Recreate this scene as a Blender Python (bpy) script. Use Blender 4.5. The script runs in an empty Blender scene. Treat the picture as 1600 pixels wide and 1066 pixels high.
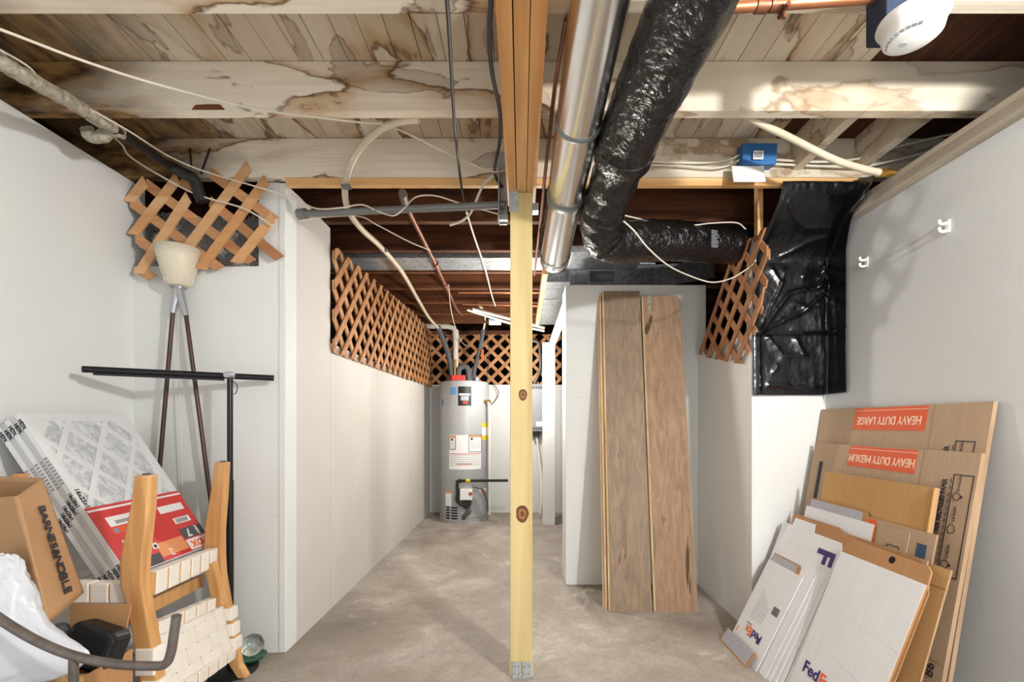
import bpy, bmesh, math, random
from mathutils import Vector, Matrix, noise
random.seed(7)
C = bpy.context.scene.collection
PI = math.pi
# ------------------------------------------------------------------ camera model
F_PX, CX, CY, CAMZ = 711.0, 815.0, 663.0, 1.01
def P(x, y, Y):
    """a point at depth Y metres seen at photo pixel (x, y)"""
    return Vector(((x-CX)*Y/F_PX, Y, CAMZ+(CY-y)*Y/F_PX))
def lin(h):
    h = h.lstrip('#'); c = [int(h[i:i+2], 16)/255 for i in (0, 2, 4)]
    return tuple(v/12.92 if v <= .04045 else ((v+.055)/1.055)**2.4 for v in c)+(1,)
# ------------------------------------------------------------------ materials
class N:
    def __init__(s, name):
        s.m = bpy.data.materials.new(name); s.m.use_nodes = True
        s.t = s.m.node_tree; s.b = s.t.nodes['Principled BSDF']
    def n(s, typ, **k):
        q = s.t.nodes.new(typ)
        for a, v in k.items(): setattr(q, a, v)
        return q
    def l(s, a, b): s.t.links.new(a, b)
    def coords(s, scale=(1, 1, 1), rand=True):
        tc = s.n('ShaderNodeTexCoord'); mp = s.n('ShaderNodeMapping')
        mp.inputs['Scale'].default_value = scale
        if rand:
            oi = s.n('ShaderNodeObjectInfo'); mu = s.n('ShaderNodeMath', operation='MULTIPLY'); mu.inputs[1].default_value = 17.0
            s.l(oi.outputs['Random'], mu.inputs[0])
            ad = s.n('ShaderNodeVectorMath', operation='ADD')
            s.l(tc.outputs['Object'], ad.inputs[0]); s.l(mu.outputs[0], ad.inputs[1]); s.l(ad.outputs[0], mp.inputs['Vector'])
        else: s.l(tc.outputs['Object'], mp.inputs['Vector'])
        return mp.outputs[0]
    def noise(s, vec, scale, detail=3, dist=0, rough=.5):
        q = s.n('ShaderNodeTexNoise'); q.inputs['Scale'].default_value = scale; q.inputs['Detail'].default_value = detail
        q.inputs['Distortion'].default_value = dist; q.inputs['Roughness'].default_value = rough
        s.l(vec, q.inputs['Vector']); return q.outputs['Fac']
    def ramp(s, fac, stops):
        q = s.n('ShaderNodeValToRGB'); e = q.color_ramp.elements
        while len(e) < len(stops): e.new(.5)
        for i, (p, c) in enumerate(stops):
            e[i].position = p; e[i].color = c if isinstance(c, tuple) else (c, c, c, 1)
        s.l(fac, q.inputs[0]); return q.outputs[0]
    def mix(s, fac, a, b, mode='MIX'):
        q = s.n('ShaderNodeMix', data_type='RGBA', blend_type=mode)
        for i, v in ((0, fac), (6, a), (7, b)):
            if hasattr(v, 'is_linked'): s.l(v, q.inputs[i])
            else: q.inputs[i].default_value = v
        return q.outputs[2]
    def island(s):
        return s.n('ShaderNodeNewGeometry').outputs['Random Per Island']
    def out(s, color=None, rough=.6, metal=0, spec=.4):
        if color is not None:
            if hasattr(color, 'is_linked'): s.l(color, s.b.inputs['Base Color'])
            else: s.b.inputs['Base Color'].default_value = color
        s.b.inputs['Roughness'].default_value = rough; s.b.inputs['Metallic'].default_value = metal
        s.b.inputs['Specular IOR Level'].default_value = spec
        return s.m
    def bump(s, h, strength, dist=.01):
        q = s.n('ShaderNodeBump'); q.inputs['Strength'].default_value = strength; q.inputs['Distance'].default_value = dist
        s.l(h, q.inputs['Height']); s.l(q.outputs[0], s.b.inputs['Normal'])
def plain(name, col, rough=.6, metal=0, var=.06, vs=6, bump=.0, bs=60, spec=.4):
    k = N(name); v = k.coords(); c = lin(col)
    d = tuple(max(0, x*(1-var*2)) for x in c[:3])+(1,)
    f = k.noise(v, vs, 4)
    col_ = k.mix(f, c, d)
    if bump: k.bump(k.noise(v, bs, 3), bump, .004)
    return k.out(col_, rough, metal, spec)
def wood(name, c1, c2, axis=0, rough=.55, grain=30, isl=.0, knots=None, c3=None, spec=.3):
    k = N(name); sc = [grain, grain, grain]; sc[axis] = grain*.06
    v = k.coords(tuple(sc)); f = k.noise(v, 1.0, 5, .6)
    col = k.ramp(f, [(.32, lin(c1)), (.62, lin(c2))])
    v2 = k.coords((1, 1, 1)); g = k.noise(v2, 2.5, 2)
    col = k.mix(k.ramp(g, [(.42, 0.), (.7, .55)]), col, lin(c3 or c1))
    if isl:
        r = k.island(); col = k.mix(k.ramp(r, [(0, isl), (.5, 0.), (1, 0.)]), col, lin(c1))
        col = k.mix(k.ramp(r, [(.5, 0.), (1, isl*.8)]), col, lin(c2))
    if knots:
        vv = k.n('ShaderNodeTexVoronoi'); sk = [knots]*3; sk[axis] = knots*.55
        k.l(k.coords(tuple(sk)), vv.inputs['Vector']); vv.inputs['Scale'].default_value = 1
        col = k.mix(k.ramp(vv.outputs['Distance'], [(.0, 1.), (.07, .8), (.12, 0.)]), col, lin('#7a4a25'))
    k.bump(f, .12, .003)
    return k.out(col, rough, 0, spec)
def stained(name, base, dark, amount=1.0, axis=0, isl=0, sc=1.15, grime=None):
    """whitewashed timber with brown water-stain rings"""
    k = N(name); s3 = [2.6, 2.6, 2.6]; s3[axis] = .9
    v = k.coords(tuple(s3)); n1 = k.noise(v, sc, 6, .25, .5)
    j3 = [14, 14, 14]; j3[axis] = 3
    g3 = [60, 60, 60]; g3[axis] = 3; gr = k.noise(k.coords(tuple(g3)), 1, 4)
    col = k.mix(k.ramp(gr, [(.3, 0.), (.75, .3)]), lin(base), lin('#b3a68e'))
    patch = k.ramp(k.noise(k.coords((1.6, 1.6, 1.6)), 1.1, 3), [(.30, .3), (.44, 1.)])
    line = k.ramp(n1, [(.487, 0.), (.499, 1*amount), (.511, 0.)])
    halo = k.ramp(n1, [(.495, 0.), (.505, .75*amount), (.55, .25*amount), (.68, .0)])
    col = k.mix(k.mix(patch, (0, 0, 0, 1), halo), col, lin('#a87c40'))
    col = k.mix(k.mix(patch, (0, 0, 0, 1), line), col, lin(dark))
    n2 = k.noise(k.coords(tuple(x*1.1 for x in s3)), sc*1.7, 4, .3, .5)
    col = k.mix(k.ramp(n2, [(.385, .3*amount), (.395, .7*amount), (.405, .0)]), col, lin(dark))
    col = k.mix(k.ramp(n2, [(.62, 0.), (.74, .45*amount)]), col, lin('#94764c'))
    if grime:   # brown dirt that the damp wall left on the timber ends (local X)
        tc = k.n('ShaderNodeTexCoord'); sp = k.n('ShaderNodeSeparateXYZ'); k.l(tc.outputs['Object'], sp.inputs[0])
        ad = k.n('ShaderNodeMath', operation='ADD'); k.l(sp.outputs['X'], ad.inputs[0]); ad.inputs[1].default_value = grime[2]
        a2 = k.n('ShaderNodeMath', operation='ADD'); k.l(ad.outputs[0], a2.inputs[0])
        mm = k.n('ShaderNodeMath', operation='MULTIPLY'); mm.inputs[1].default_value = .7; k.l(k.noise(v, 3, 5), mm.inputs[0]); k.l(mm.outputs[0], a2.inputs[1])
        mr = k.n('ShaderNodeMapRange'); mr.inputs['From Min'].default_value = grime[0]+.35; mr.inputs['From Max'].default_value = grime[1]+.35
        mr.inputs['To Min'].default_value = 1; mr.inputs['To Max'].default_value = 0; k.l(a2.outputs[0], mr.inputs['Value'])
        col = k.mix(mr.outputs[0], col, k.mix(k.ramp(k.noise(v, 9, 5), [(.35, 0.), (.65, 1.)]), lin('#3b2614'), lin('#9a7848')))
    if isl: col = k.mix(k.ramp(k.island(), [(0, 0.), (1, isl)]), col, lin('#a09076'))
    k.bump(gr, .25, .004)
    return k.out(col, .8, 0, .2)
def galv(name, c1, c2, rough=.38, metal=.85):
    k = N(name); vv = k.n('ShaderNodeTexVoronoi'); vv.inputs['Scale'].default_value = 55; k.l(k.coords(), vv.inputs['Vector'])
    return k.out(k.mix(vv.outputs['Color'], lin(c1), lin(c2)), rough, metal)
def film(name, col, rough, sc, strength, col2=None):
    k = N(name); v = k.coords((1, 1, 1)); f = k.noise(v, sc, 6, 1.5)
    k.bump(f, strength, .02)
    return k.out(k.mix(k.noise(v, 3, 3), lin(col), lin(col2 or col)), rough, 0, .6)
def wallpaint(name, c1, c2):
    k = N(name); v = k.coords(); f = k.noise(v, 1.4, 4, .4)
    col = k.mix(k.ramp(f, [(.35, 0.), (.7, 1.)]), lin(c1), lin(c2))
    sm = k.noise(v, 14, 5, .5); col = k.mix(k.ramp(sm, [(.70, 0.), (.78, .35)]), col, lin('#a8a49a'))
    k.bump(k.noise(v, 45, 3), .12, .004)
    return k.out(col, .62, 0, .3)
M = {}
M['wall'] = wallpaint('white_wall_paint', '#e4e6e4', '#dddfdc')
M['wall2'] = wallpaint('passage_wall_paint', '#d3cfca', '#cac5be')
M['wall_dim'] = wallpaint('shade_grey_wall', '#cfd2d2', '#c7cacb')  # wall paint greyed, putting the right wall's weak grazing light into colour
def concrete():
    k = N('concrete'); v = k.coords(rand=False)
    a = k.noise(v, 1.3, 6, .8, .6); b = k.noise(v, 5, 6, .5, .65); c = k.noise(v, 60, 3)
    col = k.ramp(a, [(.30, lin('#7d746a')), (.45, lin('#a39a90')), (.58, lin('#b5ada4')), (.74, lin('#cdc8c0'))])
    col = k.mix(k.ramp(b, [(.40, .35), (.56, 0.)]), col, lin('#8b8074'))
    col = k.mix(k.ramp(b, [(.60, 0.), (.70, .55)]), col, lin('#dcd8d0'))
    col = k.mix(k.ramp(c, [(.35, .25), (.6, 0.)]), col, lin('#7c7266'))
    k.bump(k.noise(v, 22, 5), .15, .006)
    return k.out(col, .6, 0, .35)
M['concrete'] = concrete()
M['joist'] = stained('whitewashed_timber', '#ebe3d3', '#5b3a1a', grime=(-1.6, -1.2, 0))
M['joist_r'] = stained('whitewashed_timber_plain', '#ddd3c0', '#7a5a34', .6)
M['boards'] = stained('whitewashed_boards', '#ddd4c2', '#5f3f20', 1., axis=1, isl=.3, sc=1.1, grime=(-1.5, -1.1, -.42))
M['brown'] = wood('old_brown_timber', '#3a2114', '#6d4228', 0, .75, 24, isl=.2)
M['brownb'] = wood('old_brown_boards', '#2c1910', '#57331f', 1, .8, 24, isl=.35)
M['brownred'] = wood('reddish_brown_timber', '#4f2e1c', '#7c4e32', 0, .7, 24, isl=.2)
M['pine'] = wood('orange_pine', '#b57d45', '#e0b47e', 1, .5, 13, isl=.35)
M['pinex'] = wood('pine_ledger', '#cf9a5e', '#e6bd86', 0, .5, 22)
M['post'] = wood('treated_pine', '#b39c66', '#d2bf8b', 2, .5, 16, c3='#c4b07a')
M['orangewood'] = plain('orange_heartwood', '#b57c44', .6, 0, .3, 60)
M['knot'] = plain('brown_knot', '#7d4d2b', .6, 0, .4, 60)
M['slatd'] = wood('dark_cedar_lattice', '#85583a', '#b07e55', 0, .6, 14, isl=.6)
M['slat'] = wood('cedar_lattice', '#9c6a43', '#c59468', 0, .6, 14, isl=.7)
M['slat_l'] = wood('light_cedar_lattice', '#c08c5a', '#dcb083', 0, .6, 14, isl=.7)
M['oak'] = wood('oiled_oak', '#b98450', '#d6a871', 2, .4, 30, c3='#c9985f')
def plankm(name, a, b, c):
    k = N(name); v = k.coords((40, 40, 2.2)); f = k.noise(v, 1, 6, .8)
    v2 = k.coords((7, 7, .9)); g = k.noise(v2, 1, 5, 1.5)
    col = k.ramp(f, [(.3, lin(a)), (.65, lin(b))]); col = k.mix(k.ramp(g, [(.45, 0.), (.75, .8)]), col, lin(c))
    col = k.mix(k.ramp(g, [(.31, .95), (.36, 0.)]), col, lin('#4a3a2c'))
    k.bump(f, .15, .002); return k.out(col, .55, 0, .3)
M['plank'] = plankm('weathered_oak_plank', '#7d6a57', '#a18a72', '#8a7a68')
M['plank2'] = plankm('warm_oak_plank', '#876b55', '#a98a6e', '#967a63')
M['plankedge'] = wood('plank_edge', '#c9a77c', '#e6cda6', 2, .6, 30)
M['galv'] = galv('galvanised_steel', '#8f969b', '#c2c7ca', .4, .55)
M['zinc'] = galv('zinc_bracket', '#98a1a6', '#b3babd', .5, .15)
M['galvd'] = galv('dull_galvanised_steel', '#5d6164', '#84888a', .5, .6)
k = N('polished_duct'); k.bump(k.noise(k.coords((40, 1, 40)), 1, 2), .05, .002); M['duct'] = k.out(lin('#e6e7e8'), .23, 1)
M['band'] = plain('duct_band', '#8d9596', .45, .6)
M['flex'] = film('black_flex_film', '#09090b', .2, 38, .55, '#121215')
M['plastic'] = film('black_sheeting', '#07080b', .24, 14, .10, '#0d0e12')
M['tapegrey'] = plain('grey_print', '#8a8e96', .4, 0, .2)
M['black'] = plain('satin_black', '#17181a', .35)
M['rubber'] = plain('grey_foam', '#55585d', .85)
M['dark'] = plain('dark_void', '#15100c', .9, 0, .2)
M['dirt'] = plain('crawl_dirt', '#4a3826', .95, 0, .35, 5, .6, 25)
M['dirtwall'] = plain('damp_earth_wall', '#4a331e', .95, 0, .4, 4, .6, 18)
M['gravel'] = plain('grey_gravel', '#d2cec8', .9, 0, .3, 30, .5, 80)
M['white'] = plain('white_plastic', '#eeeeec', .4)
M['pex'] = plain('cream_pipe', '#d8cdb4', .4, 0, .15, 12)
M['pvc'] = plain('white_pvc', '#e6e2d8', .4)
M['wire'] = plain('white_cable', '#d9d2c2', .5)
M['wireb'] = plain('black_cable', '#2a2a2c', .5)
M['copper'] = plain('copper', '#b87a55', .35, .7, .2, 20)
M['copperd'] = plain('dull_copper', '#96624a', .45, .6, .3, 20)
M['brass'] = plain('brass', '#c9a050', .3, .9)
M['iron'] = plain('rusty_iron', '#857c75', .5, .5, .35, 40, .4, 120)
M['iron_d'] = plain('black_iron', '#3b3836', .5, .4, .3, 30)
M['crust'] = plain('crusty_insulation', '#d2c8b3', .9, 0, .48, 60, .9, 70)
M['steel'] = plain('grey_conduit', '#858686', .4, .25, .2)
M['tank'] = plain('heater_grey', '#a4a6a8', .35, 0, .02)
M['greybox'] = plain('grey_cabinet', '#9ca0a6', .4)
M['blue'] = plain('blue_box', '#2f6cab', .45)
M['navyb'] = plain('dark_blue_box', '#1d3048', .5)
M['lblue'] = plain('light_blue_label', '#5f98cf', .5)
M['red'] = plain('red_print', '#cf3a3a', .35)
M['redl'] = plain('red_valve', '#c83d35', .4)
M['orange'] = plain('orange_print', '#dc5a2c', .55)
M['orangel'] = plain('pale_orange_print', '#e99c6a', .5)
M['yellow'] = plain('yellow_tag', '#dcc52e', .5)
M['paper'] = plain('paper_white', '#ececea', .5)
M['inkgrey'] = plain('grey_ink', '#9a9a9c', .6)
M['ink'] = plain('black_ink', '#2b2c30', .6)
M['purple'] = plain('purple_ink', '#3a2a6d', .6)
M['fedexor'] = plain('bright_orange_ink', '#ee6a28', .6)
M['letter'] = plain('pale_print', '#f0c9b0', .6)
M['foil'] = plain('silver_frame', '#c4c6c8', .4, .25, .05)
def pleat():
    k = N('pleated_media'); f = k.noise(k.coords((9, 38, 30)), 1, 4, 1.2)
    k.bump(f, .35, .008)
    return k.out(k.mix(k.ramp(f, [(.4, 0.), (.62, 1.)]), lin('#b3b8bc'), lin('#d6d9dc')), .8)
M['pleat'] = pleat()
def card(name, c1, c2, sc=180):
    k = N(name); v = k.coords(); w = k.noise(k.coords((4, sc, 4)), 1, 2)
    col = k.mix(k.ramp(w, [(.35, .0), (.7, .5)]), lin(c1), lin(c2)); col = k.mix(k.ramp(k.noise(v, 4, 4), [(.4, 0.), (.75, .45)]), col, lin(c2))
    return k.out(col, .8, 0, .15)
M['card'] = card('grey_brown_cardboard', '#b59d84', '#a58c74')
M['cardt'] = card('tan_cardboard', '#c29a67', '#b08555')
M['cardb'] = card('brown_cardboard', '#b28860', '#9c744c')
M['cardw'] = card('white_cardboard', '#dfe0e2', '#d2d3d5')
M['cardedge'] = card('cardboard_edge', '#94795f', '#bda283', 400)
M['strip'] = plain('grey_adhesive_strip', '#b4b4bd', .5, 0, .2, 80)
M['kraft'] = plain('kraft_paper', '#b68d64', .7, 0, .12, 3, .3, 8)
M['web'] = plain('cotton_webbing', '#ece6dc', .75, 0, .04, 30, .2, 200)
M['bag'] = plain('white_bag_film', '#cfd3da', .3, 0, .03, 4, .55, 16)
k = N('frosted_plastic'); k.b.inputs['Transmission Weight'].default_value = .25; M['shade'] = k.out(lin('#efe6cf'), .35)
M['silver'] = plain('silver_metal', '#b9bcc0', .3, .8)
M['legbrown'] = plain('dark_brown_metal', '#4a3230', .35, .2)
k = N('clear_glass'); k.b.inputs['Transmission Weight'].default_value = 1; M['glass'] = k.out(lin('#f4fbf7'), .03)
k = N('green_glass'); k.b.inputs['Transmission Weight'].default_value = .8; M['green'] = k.out(lin('#1f9a63'), .08)
# ------------------------------------------------------------------ mesh builder
class Fr:
    """a plane frame: origin, u, v and normal"""
    def __init__(s, o, u, v):
        s.o = Vector(o); s.u = Vector(u).normalized(); s.v = Vector(v).normalized(); s.n = s.u.cross(s.v).normalized()
        s.v = s.n.cross(s.u)
    def p(s, a, b, c=0): return s.o+a*s.u+b*s.v+c*s.n
class MB:
    def __init__(s): s.v = []; s.f = []
    def add(s, vs, fs):
        k = len(s.v); s.v += [Vector(x) for x in vs]; s.f += [tuple(i+k for i in q) for q in fs]; return s
    def box(s, x0, x1, y0, y1, z0, z1):
        return s.fbox(Fr((0, 0, 0), (1, 0, 0), (0, 1, 0)), x0, x1, y0, y1, z0, z1)
    def fbox(s, f, a0, a1, b0, b1, c0, c1):
        vs = [f.p(a, b, c) for c in (c0, c1) for b in (b0, b1) for a in (a0, a1)]
        return s.add(vs, [(0, 2, 3, 1), (4, 5, 7, 6), (0, 1, 5, 4), (1, 3, 7, 5), (3, 2, 6, 7), (2, 0, 4, 6)])
    def prism(s, f, poly, c0, c1):
        n = len(poly)
        ar = sum(poly[i][0]*poly[(i+1) % n][1]-poly[(i+1) % n][0]*poly[i][1] for i in range(n))
        if ar < 0: poly = poly[::-1]
        vs = [f.p(a, b, c0) for a, b in poly]+[f.p(a, b, c1) for a, b in poly]
        fs = [tuple(range(n))[::-1], tuple(range(n, 2*n))]+[(i, (i+1) % n, n+(i+1) % n, n+i) for i in range(n)]
        return s.add(vs, fs)
    def tube(s, pts, r, seg=10, cap=True, wob=0, ws=8, smooth=True):
        pts = [Vector(p) for p in pts]; n = len(pts)
        rr = r if isinstance(r, (list, tuple)) else [r]*n
        vs = []; a = None
        for i, p in enumerate(pts):
            t = (pts[min(i+1, n-1)]-pts[max(i-1, 0)]).normalized()
            if a is None:
                a = t.orthogonal().normalized()
            a = (a-t*a.dot(t)).normalized(); b = t.cross(a)
            for k in range(seg):
                w = 2*PI*k/seg; d = a*math.cos(w)+b*math.sin(w); R = rr[i]
                if wob: R *= 1+wob*noise.noise((p+d*rr[i])*ws)
                vs.append(p+d*R)
        fs = [(i*seg+k, i*seg+(k+1) % seg, (i+1)*seg+(k+1) % seg, (i+1)*seg+k) for i in range(n-1) for k in range(seg)]
        if cap: fs += [tuple(range(seg))[::-1], tuple(range((n-1)*seg, n*seg))]
        return s.add(vs, fs)
    def cyl(s, a, b, r, seg=16, r2=None): return s.tube([a, b], [r, r if r2 is None else r2], seg)
    def lathe(s, o, prof, seg=32, ax=(0, 0, 1)):
        o = Vector(o); az = Vector(ax).normalized(); a = az.orthogonal().normalized(); b = az.cross(a)
        vs = [o+az*z+(a*math.cos(2*PI*k/seg)+b*math.sin(2*PI*k/seg))*r for r, z in prof for k in range(seg)]
        n = len(prof)
        fs = [(i*seg+k, i*seg+(k+1) % seg, (i+1)*seg+(k+1) % seg, (i+1)*seg+k) for i in range(n-1) for k in range(seg)]
        fs += [tuple(range(seg))[::-1], tuple(range((n-1)*seg, n*seg))]
        return s.add(vs, fs)
    def patch(s, c, R, a0, a1, z0, z1, th=.002, seg=8):
        """a curved label on an upright cylinder"""
        vs = []
        for r in (R, R+th):
            for z in (z0, z1):
                for i in range(seg+1):
                    w = a0+(a1-a0)*i/seg; vs.append((c[0]+r*math.sin(w), c[1]-r*math.cos(w), z))
        n = seg+1; fs = []
        for i in range(seg):
            fs += [(2*n+i, 2*n+i+1, 3*n+i+1, 3*n+i), (i, n+i, n+i+1, i+1), (n+i, 3*n+i, 3*n+i+1, n+i+1), (i, i+1, 2*n+i+1, 2*n+i)]
        fs += [(0, 2*n, 3*n, n), (n-1, 2*n-1, 4*n-1, 3*n-1)]
        return s.add(vs, fs)
    def grid(s, fn, nu, nv):
        return s.add([fn(i/nu, j/nv) for j in range(nv+1) for i in range(nu+1)],
                     [(j*(nu+1)+i, j*(nu+1)+i+1, (j+1)*(nu+1)+i+1, (j+1)*(nu+1)+i) for j in range(nv) for i in range(nu)])
    def build(s, name, mat, parent=None, smooth=False, bevel=0, solid=0):
        if parent is not None: o0 = ORG[parent.name]
        else:
            xs = [v.x for v in s.v]; ys = [v.y for v in s.v]
            o0 = Vector(((min(xs)+max(xs))/2, (min(ys)+max(ys))/2, min(v.z for v in s.v)))
        me = bpy.data.meshes.new(name); me.from_pydata([v-o0 for v in s.v], [], s.f); me.materials.append(M[mat] if isinstance(mat, str) else mat)
        bm = bmesh.new(); bm.from_mesh(me); bmesh.ops.recalc_face_normals(bm, faces=bm.faces); bm.to_mesh(me); bm.free()
        o = bpy.data.objects.new(name, me); C.objects.link(o)
        if smooth:
            for q in me.polygons: q.use_smooth = True
            me.set_sharp_from_angle(angle=math.radians(40))
        if solid:
            md = o.modifiers.new('thickness', 'SOLIDIFY'); md.thickness = solid; md.offset = 0
        if bevel:
            md = o.modifiers.new('edges', 'BEVEL'); md.width = bevel; md.segments = 2; md.limit_method = 'ANGLE'
        if parent is not None: o.parent = parent
        else: o.location = o0
        ORG[o.name] = o0
        return o
ORG = {}
def tag(o, label, cat, group=None, kind=None):
    o['label'] = label; o['category'] = cat
    if group: o['group'] = group
    if kind: o['kind'] = kind
    return o
def thing(name, label, cat, loc, group=None):
    o = bpy.data.objects.new(name, None); C.objects.link(o); o.empty_display_size = .05
    o.location = loc; ORG[o.name] = Vector(loc); return tag(o, label, cat, group)
def struct(name, mb, mat, bevel=0):
    o = mb.build(name, mat, None, bevel=bevel); o['kind'] = 'structure'; return o
def sub(part, label): part['label'] = label; return part
def smoothpath(pts, k=6):
    """Catmull-Rom through the points"""
    pts = [Vector(p) for p in pts]; q = [pts[0]*2-pts[1]]+pts+[pts[-1]*2-pts[-2]]; out = []
    for i in range(1, len(q)-2):
        for j in range(k):
            t = j/k; a, b, c, d = q[i-1:i+3]
            out.append(.5*((2*b)+(c-a)*t+(2*a-5*b+4*c-d)*t*t+(3*b-a-3*c+d)*t**3))
    return out+[pts[-1]]
def text(s, f, a, b, size, mat, parent, name='lettering', rot=0, c=.0012, align='CENTER', sx=1, bold=0.0, th=.0006):
    cu = bpy.data.curves.new(name, 'FONT'); cu.body = s; cu.size = size; cu.align_x = align; cu.align_y = 'CENTER'; cu.extrude = th; cu.offset = bold; cu.resolution_u = 3
    tmp = bpy.data.objects.new(name, cu); C.objects.link(tmp)
    me = bpy.data.meshes.new_from_object(tmp.evaluated_get(bpy.context.evaluated_depsgraph_get()))
    bpy.data.objects.remove(tmp); bpy.data.curves.remove(cu)
    co, si = math.cos(rot), math.sin(rot); o0 = ORG[parent.name]
    for v in me.vertices:
        x, y, z = v.co.x*sx, v.co.y, v.co.z
        v.co = f.p(a+x*co-y*si, b+x*si+y*co, c+z)-o0
    me.materials.clear(); me.materials.append(M[mat]); me.name = name
    o = bpy.data.objects.new(name, me); C.objects.link(o); o.parent = parent; ORG[o.name] = o0; return o
def clip(poly, reg):
    """Sutherland-Hodgman: poly clipped to the convex counter-clockwise region"""
    for i in range(len(reg)):
        a, b = reg[i], reg[(i+1) % len(reg)]; out = []
        ins = lambda p: (b[0]-a[0])*(p[1]-a[1])-(b[1]-a[1])*(p[0]-a[0]) >= 0
        for j in range(len(poly)):
            p, q = poly[j], poly[(j+1) % len(poly)]
            if ins(p): out.append(p)
            if ins(p) != ins(q):
                d1 = (b[0]-a[0])*(p[1]-a[1])-(b[1]-a[1])*(p[0]-a[0]); d2 = (b[0]-a[0])*(q[1]-a[1])-(b[1]-a[1])*(q[0]-a[0])
                t = d1/(d1-d2); out.append((p[0]+t*(q[0]-p[0]), p[1]+t*(q[1]-p[1])))
        poly = out
        if len(poly) < 3: return []
    return poly
def lattice(f, reg, P_, w, mat, root, ang=45, th=.008):
    """two crossed layers of slats clipped to a region of the frame f"""
    for nm, sgn, c0 in (('front_slats', 1, 0), ('rear_slats', -1, -th-.0005)):
        mb = MB(); a = math.radians(ang)*sgn; d = (math.cos(a), math.sin(a)); nn = (-d[1], d[0])
        step = P_*math.sin(math.radians(ang))
        for i in range(-80, 81):
            cx, cy = nn[0]*i*step, nn[1]*i*step; L = 8
            sl = [(cx+s*d[0]*L+t*nn[0]*w/2, cy+s*d[1]*L+t*nn[1]*w/2) for s, t in ((-1, -1), (1, -1), (1, 1), (-1, 1))]
            pl = clip(sl, reg)
            if len(pl) >= 3: mb.prism(f, pl, c0+random.uniform(-.0006, .0006), c0+th)
        mb.build(nm, mat, root)
# ================================================================== SETTING
ZJ, ZS = 2.08, 2.25            # joist underside, subfloor underside
YA, XL, XP, XR, XQ = 2.011, -1.714, -1.043, 1.463, 1.107
struct('floor', MB().box(-2.5, 2.6, -.9, 6.4, -.06, 0), 'concrete')
struct('wall_left', MB().box(XL-.06, XL, -.4, YA+.06, 0, ZJ-.002), 'wall')
m = MB(); hx0, hx1, hz = -1.70, -1.162, 1.708      # alcove face with the hole
m.box(XL, XP-.03, YA, YA+.05, 0, hz).box(hx1, XP-.03, YA, YA+.05, hz, ZJ-.002)
struct('wall_left_alcove', m, 'wall')
m = MB(); m.box(XP-.05, XP, YA+.1, 2.48, 0, ZJ-.002)
for a, b in ((2.483, 3.3), (3.303, 4.25), (4.253, 5.2)): m.box(XP-.05, XP, a, b, 0, 1.452)
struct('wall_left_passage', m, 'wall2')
struct('trim_1', MB().box(XP-.03, XP+.002, YA-.004, YA+.098, 0, ZJ-.004), 'wall', bevel=.004)
struct('wall_back', MB().box(XP-.05, 1.2, 5.2, 5.26, 0, 1.46), 'wall')
struct('wall_right', MB().box(XR, XR+.05, -.4, 2.24, 0, 1.905), 'wall_dim')
struct('wall_right_alcove', MB().box(XQ+.001, XR, 2.19, 2.24, 0, 1.905), 'wall')
m = MB(); m.box(XQ, XQ+.05, 2.24, 2.849, 0, 1.455); struct('wall_right_passage', m, 'wall')
struct('wall_closet', MB().box(.275, XQ+.05, 2.85, 3.07, 0, 1.884), 'wall', bevel=.006)
struct('trim_2', MB().box(.212, .335, 4.55, 4.66, .0, 1.83), 'wall', bevel=.003)
struct('trim_3', MB().box(.285, .335, 3.07, 4.55, 1.80, 1.86), 'wall')
struct('closet_dark_fill', MB().box(.62, .66, 3.07, 5.2, 0, 2.06), 'dark')  # added dark plane standing in for the unlit space beyond the opening
struct('wall_outer_left', MB().box(-2.42, -2.36, -.4, 6.3, 0, ZS), 'dirtwall')
struct('wall_outer_right', MB().box(2.5, 2.56, -.4, 6.3, 0, ZS), 'dirtwall')
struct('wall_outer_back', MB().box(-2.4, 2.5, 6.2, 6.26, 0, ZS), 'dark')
m = MB().grid(lambda u, v: (-2.36+u*(2.36+XP-.055), YA+.06+v*(6.2-YA-.06), 1.36+.12*(1-u)+.03*noise.noise((u*9, v*22, 0))), 20, 60)
m.build('floor_crawlspace_left', 'dirt')['kind'] = 'structure'
m = MB().grid(lambda u, v: (XP-.05+u*2.3, 5.265+v*.93, 1.40+.2*v+.03*noise.noise((u*15, v*9, 2))), 30, 12)
m.build('floor_crawlspace_back', 'dirt')['kind'] = 'structure'
m = MB().grid(lambda u, v: (XQ+.06+u*1.33, 2.245+v*3.9, 1.40+.15*u+.03*noise.noise((u*9, v*22, 4))), 16, 40)
m.build('floor_crawlspace_right', 'dirt')['kind'] = 'structure'
# damp, dirty rim above the left wall
struct('wall_left_rim', MB().box(XL-.30, XL-.24, -.4, YA+.05, 1.9, ZS), 'dirtwall')
# subfloor boards run away from the camera
def boards(x0, x1, y0, y1, w=.083):
    m = MB(); x = x0
    while x < x1-.01:
        m.box(x, min(x+w-.0025, x1), y0, y1, ZS+random.uniform(0, .002), ZS+.02); x += w
    return m
struct('ceiling', boards(-2.0, 1.19, -.4, 1.57), 'boards')
struct('ceiling.001', boards(-2.0, 1.10, 1.572, 2.03), 'boards')
m = boards(1.19, 2.5, -.4, 1.57); b2 = boards(1.10, 2.5, 1.572, 2.03); m.add(b2.v, b2.f)
b2 = boards(-2.4, 2.5, 2.032, 6.25); m.add(b2.v, b2.f)
struct('ceiling.002', m, 'brownb')
struct('ceiling.003', MB().box(-2.45, 2.55, -.42, 6.28, ZS+.022, ZS+.05), 'dark')
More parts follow.
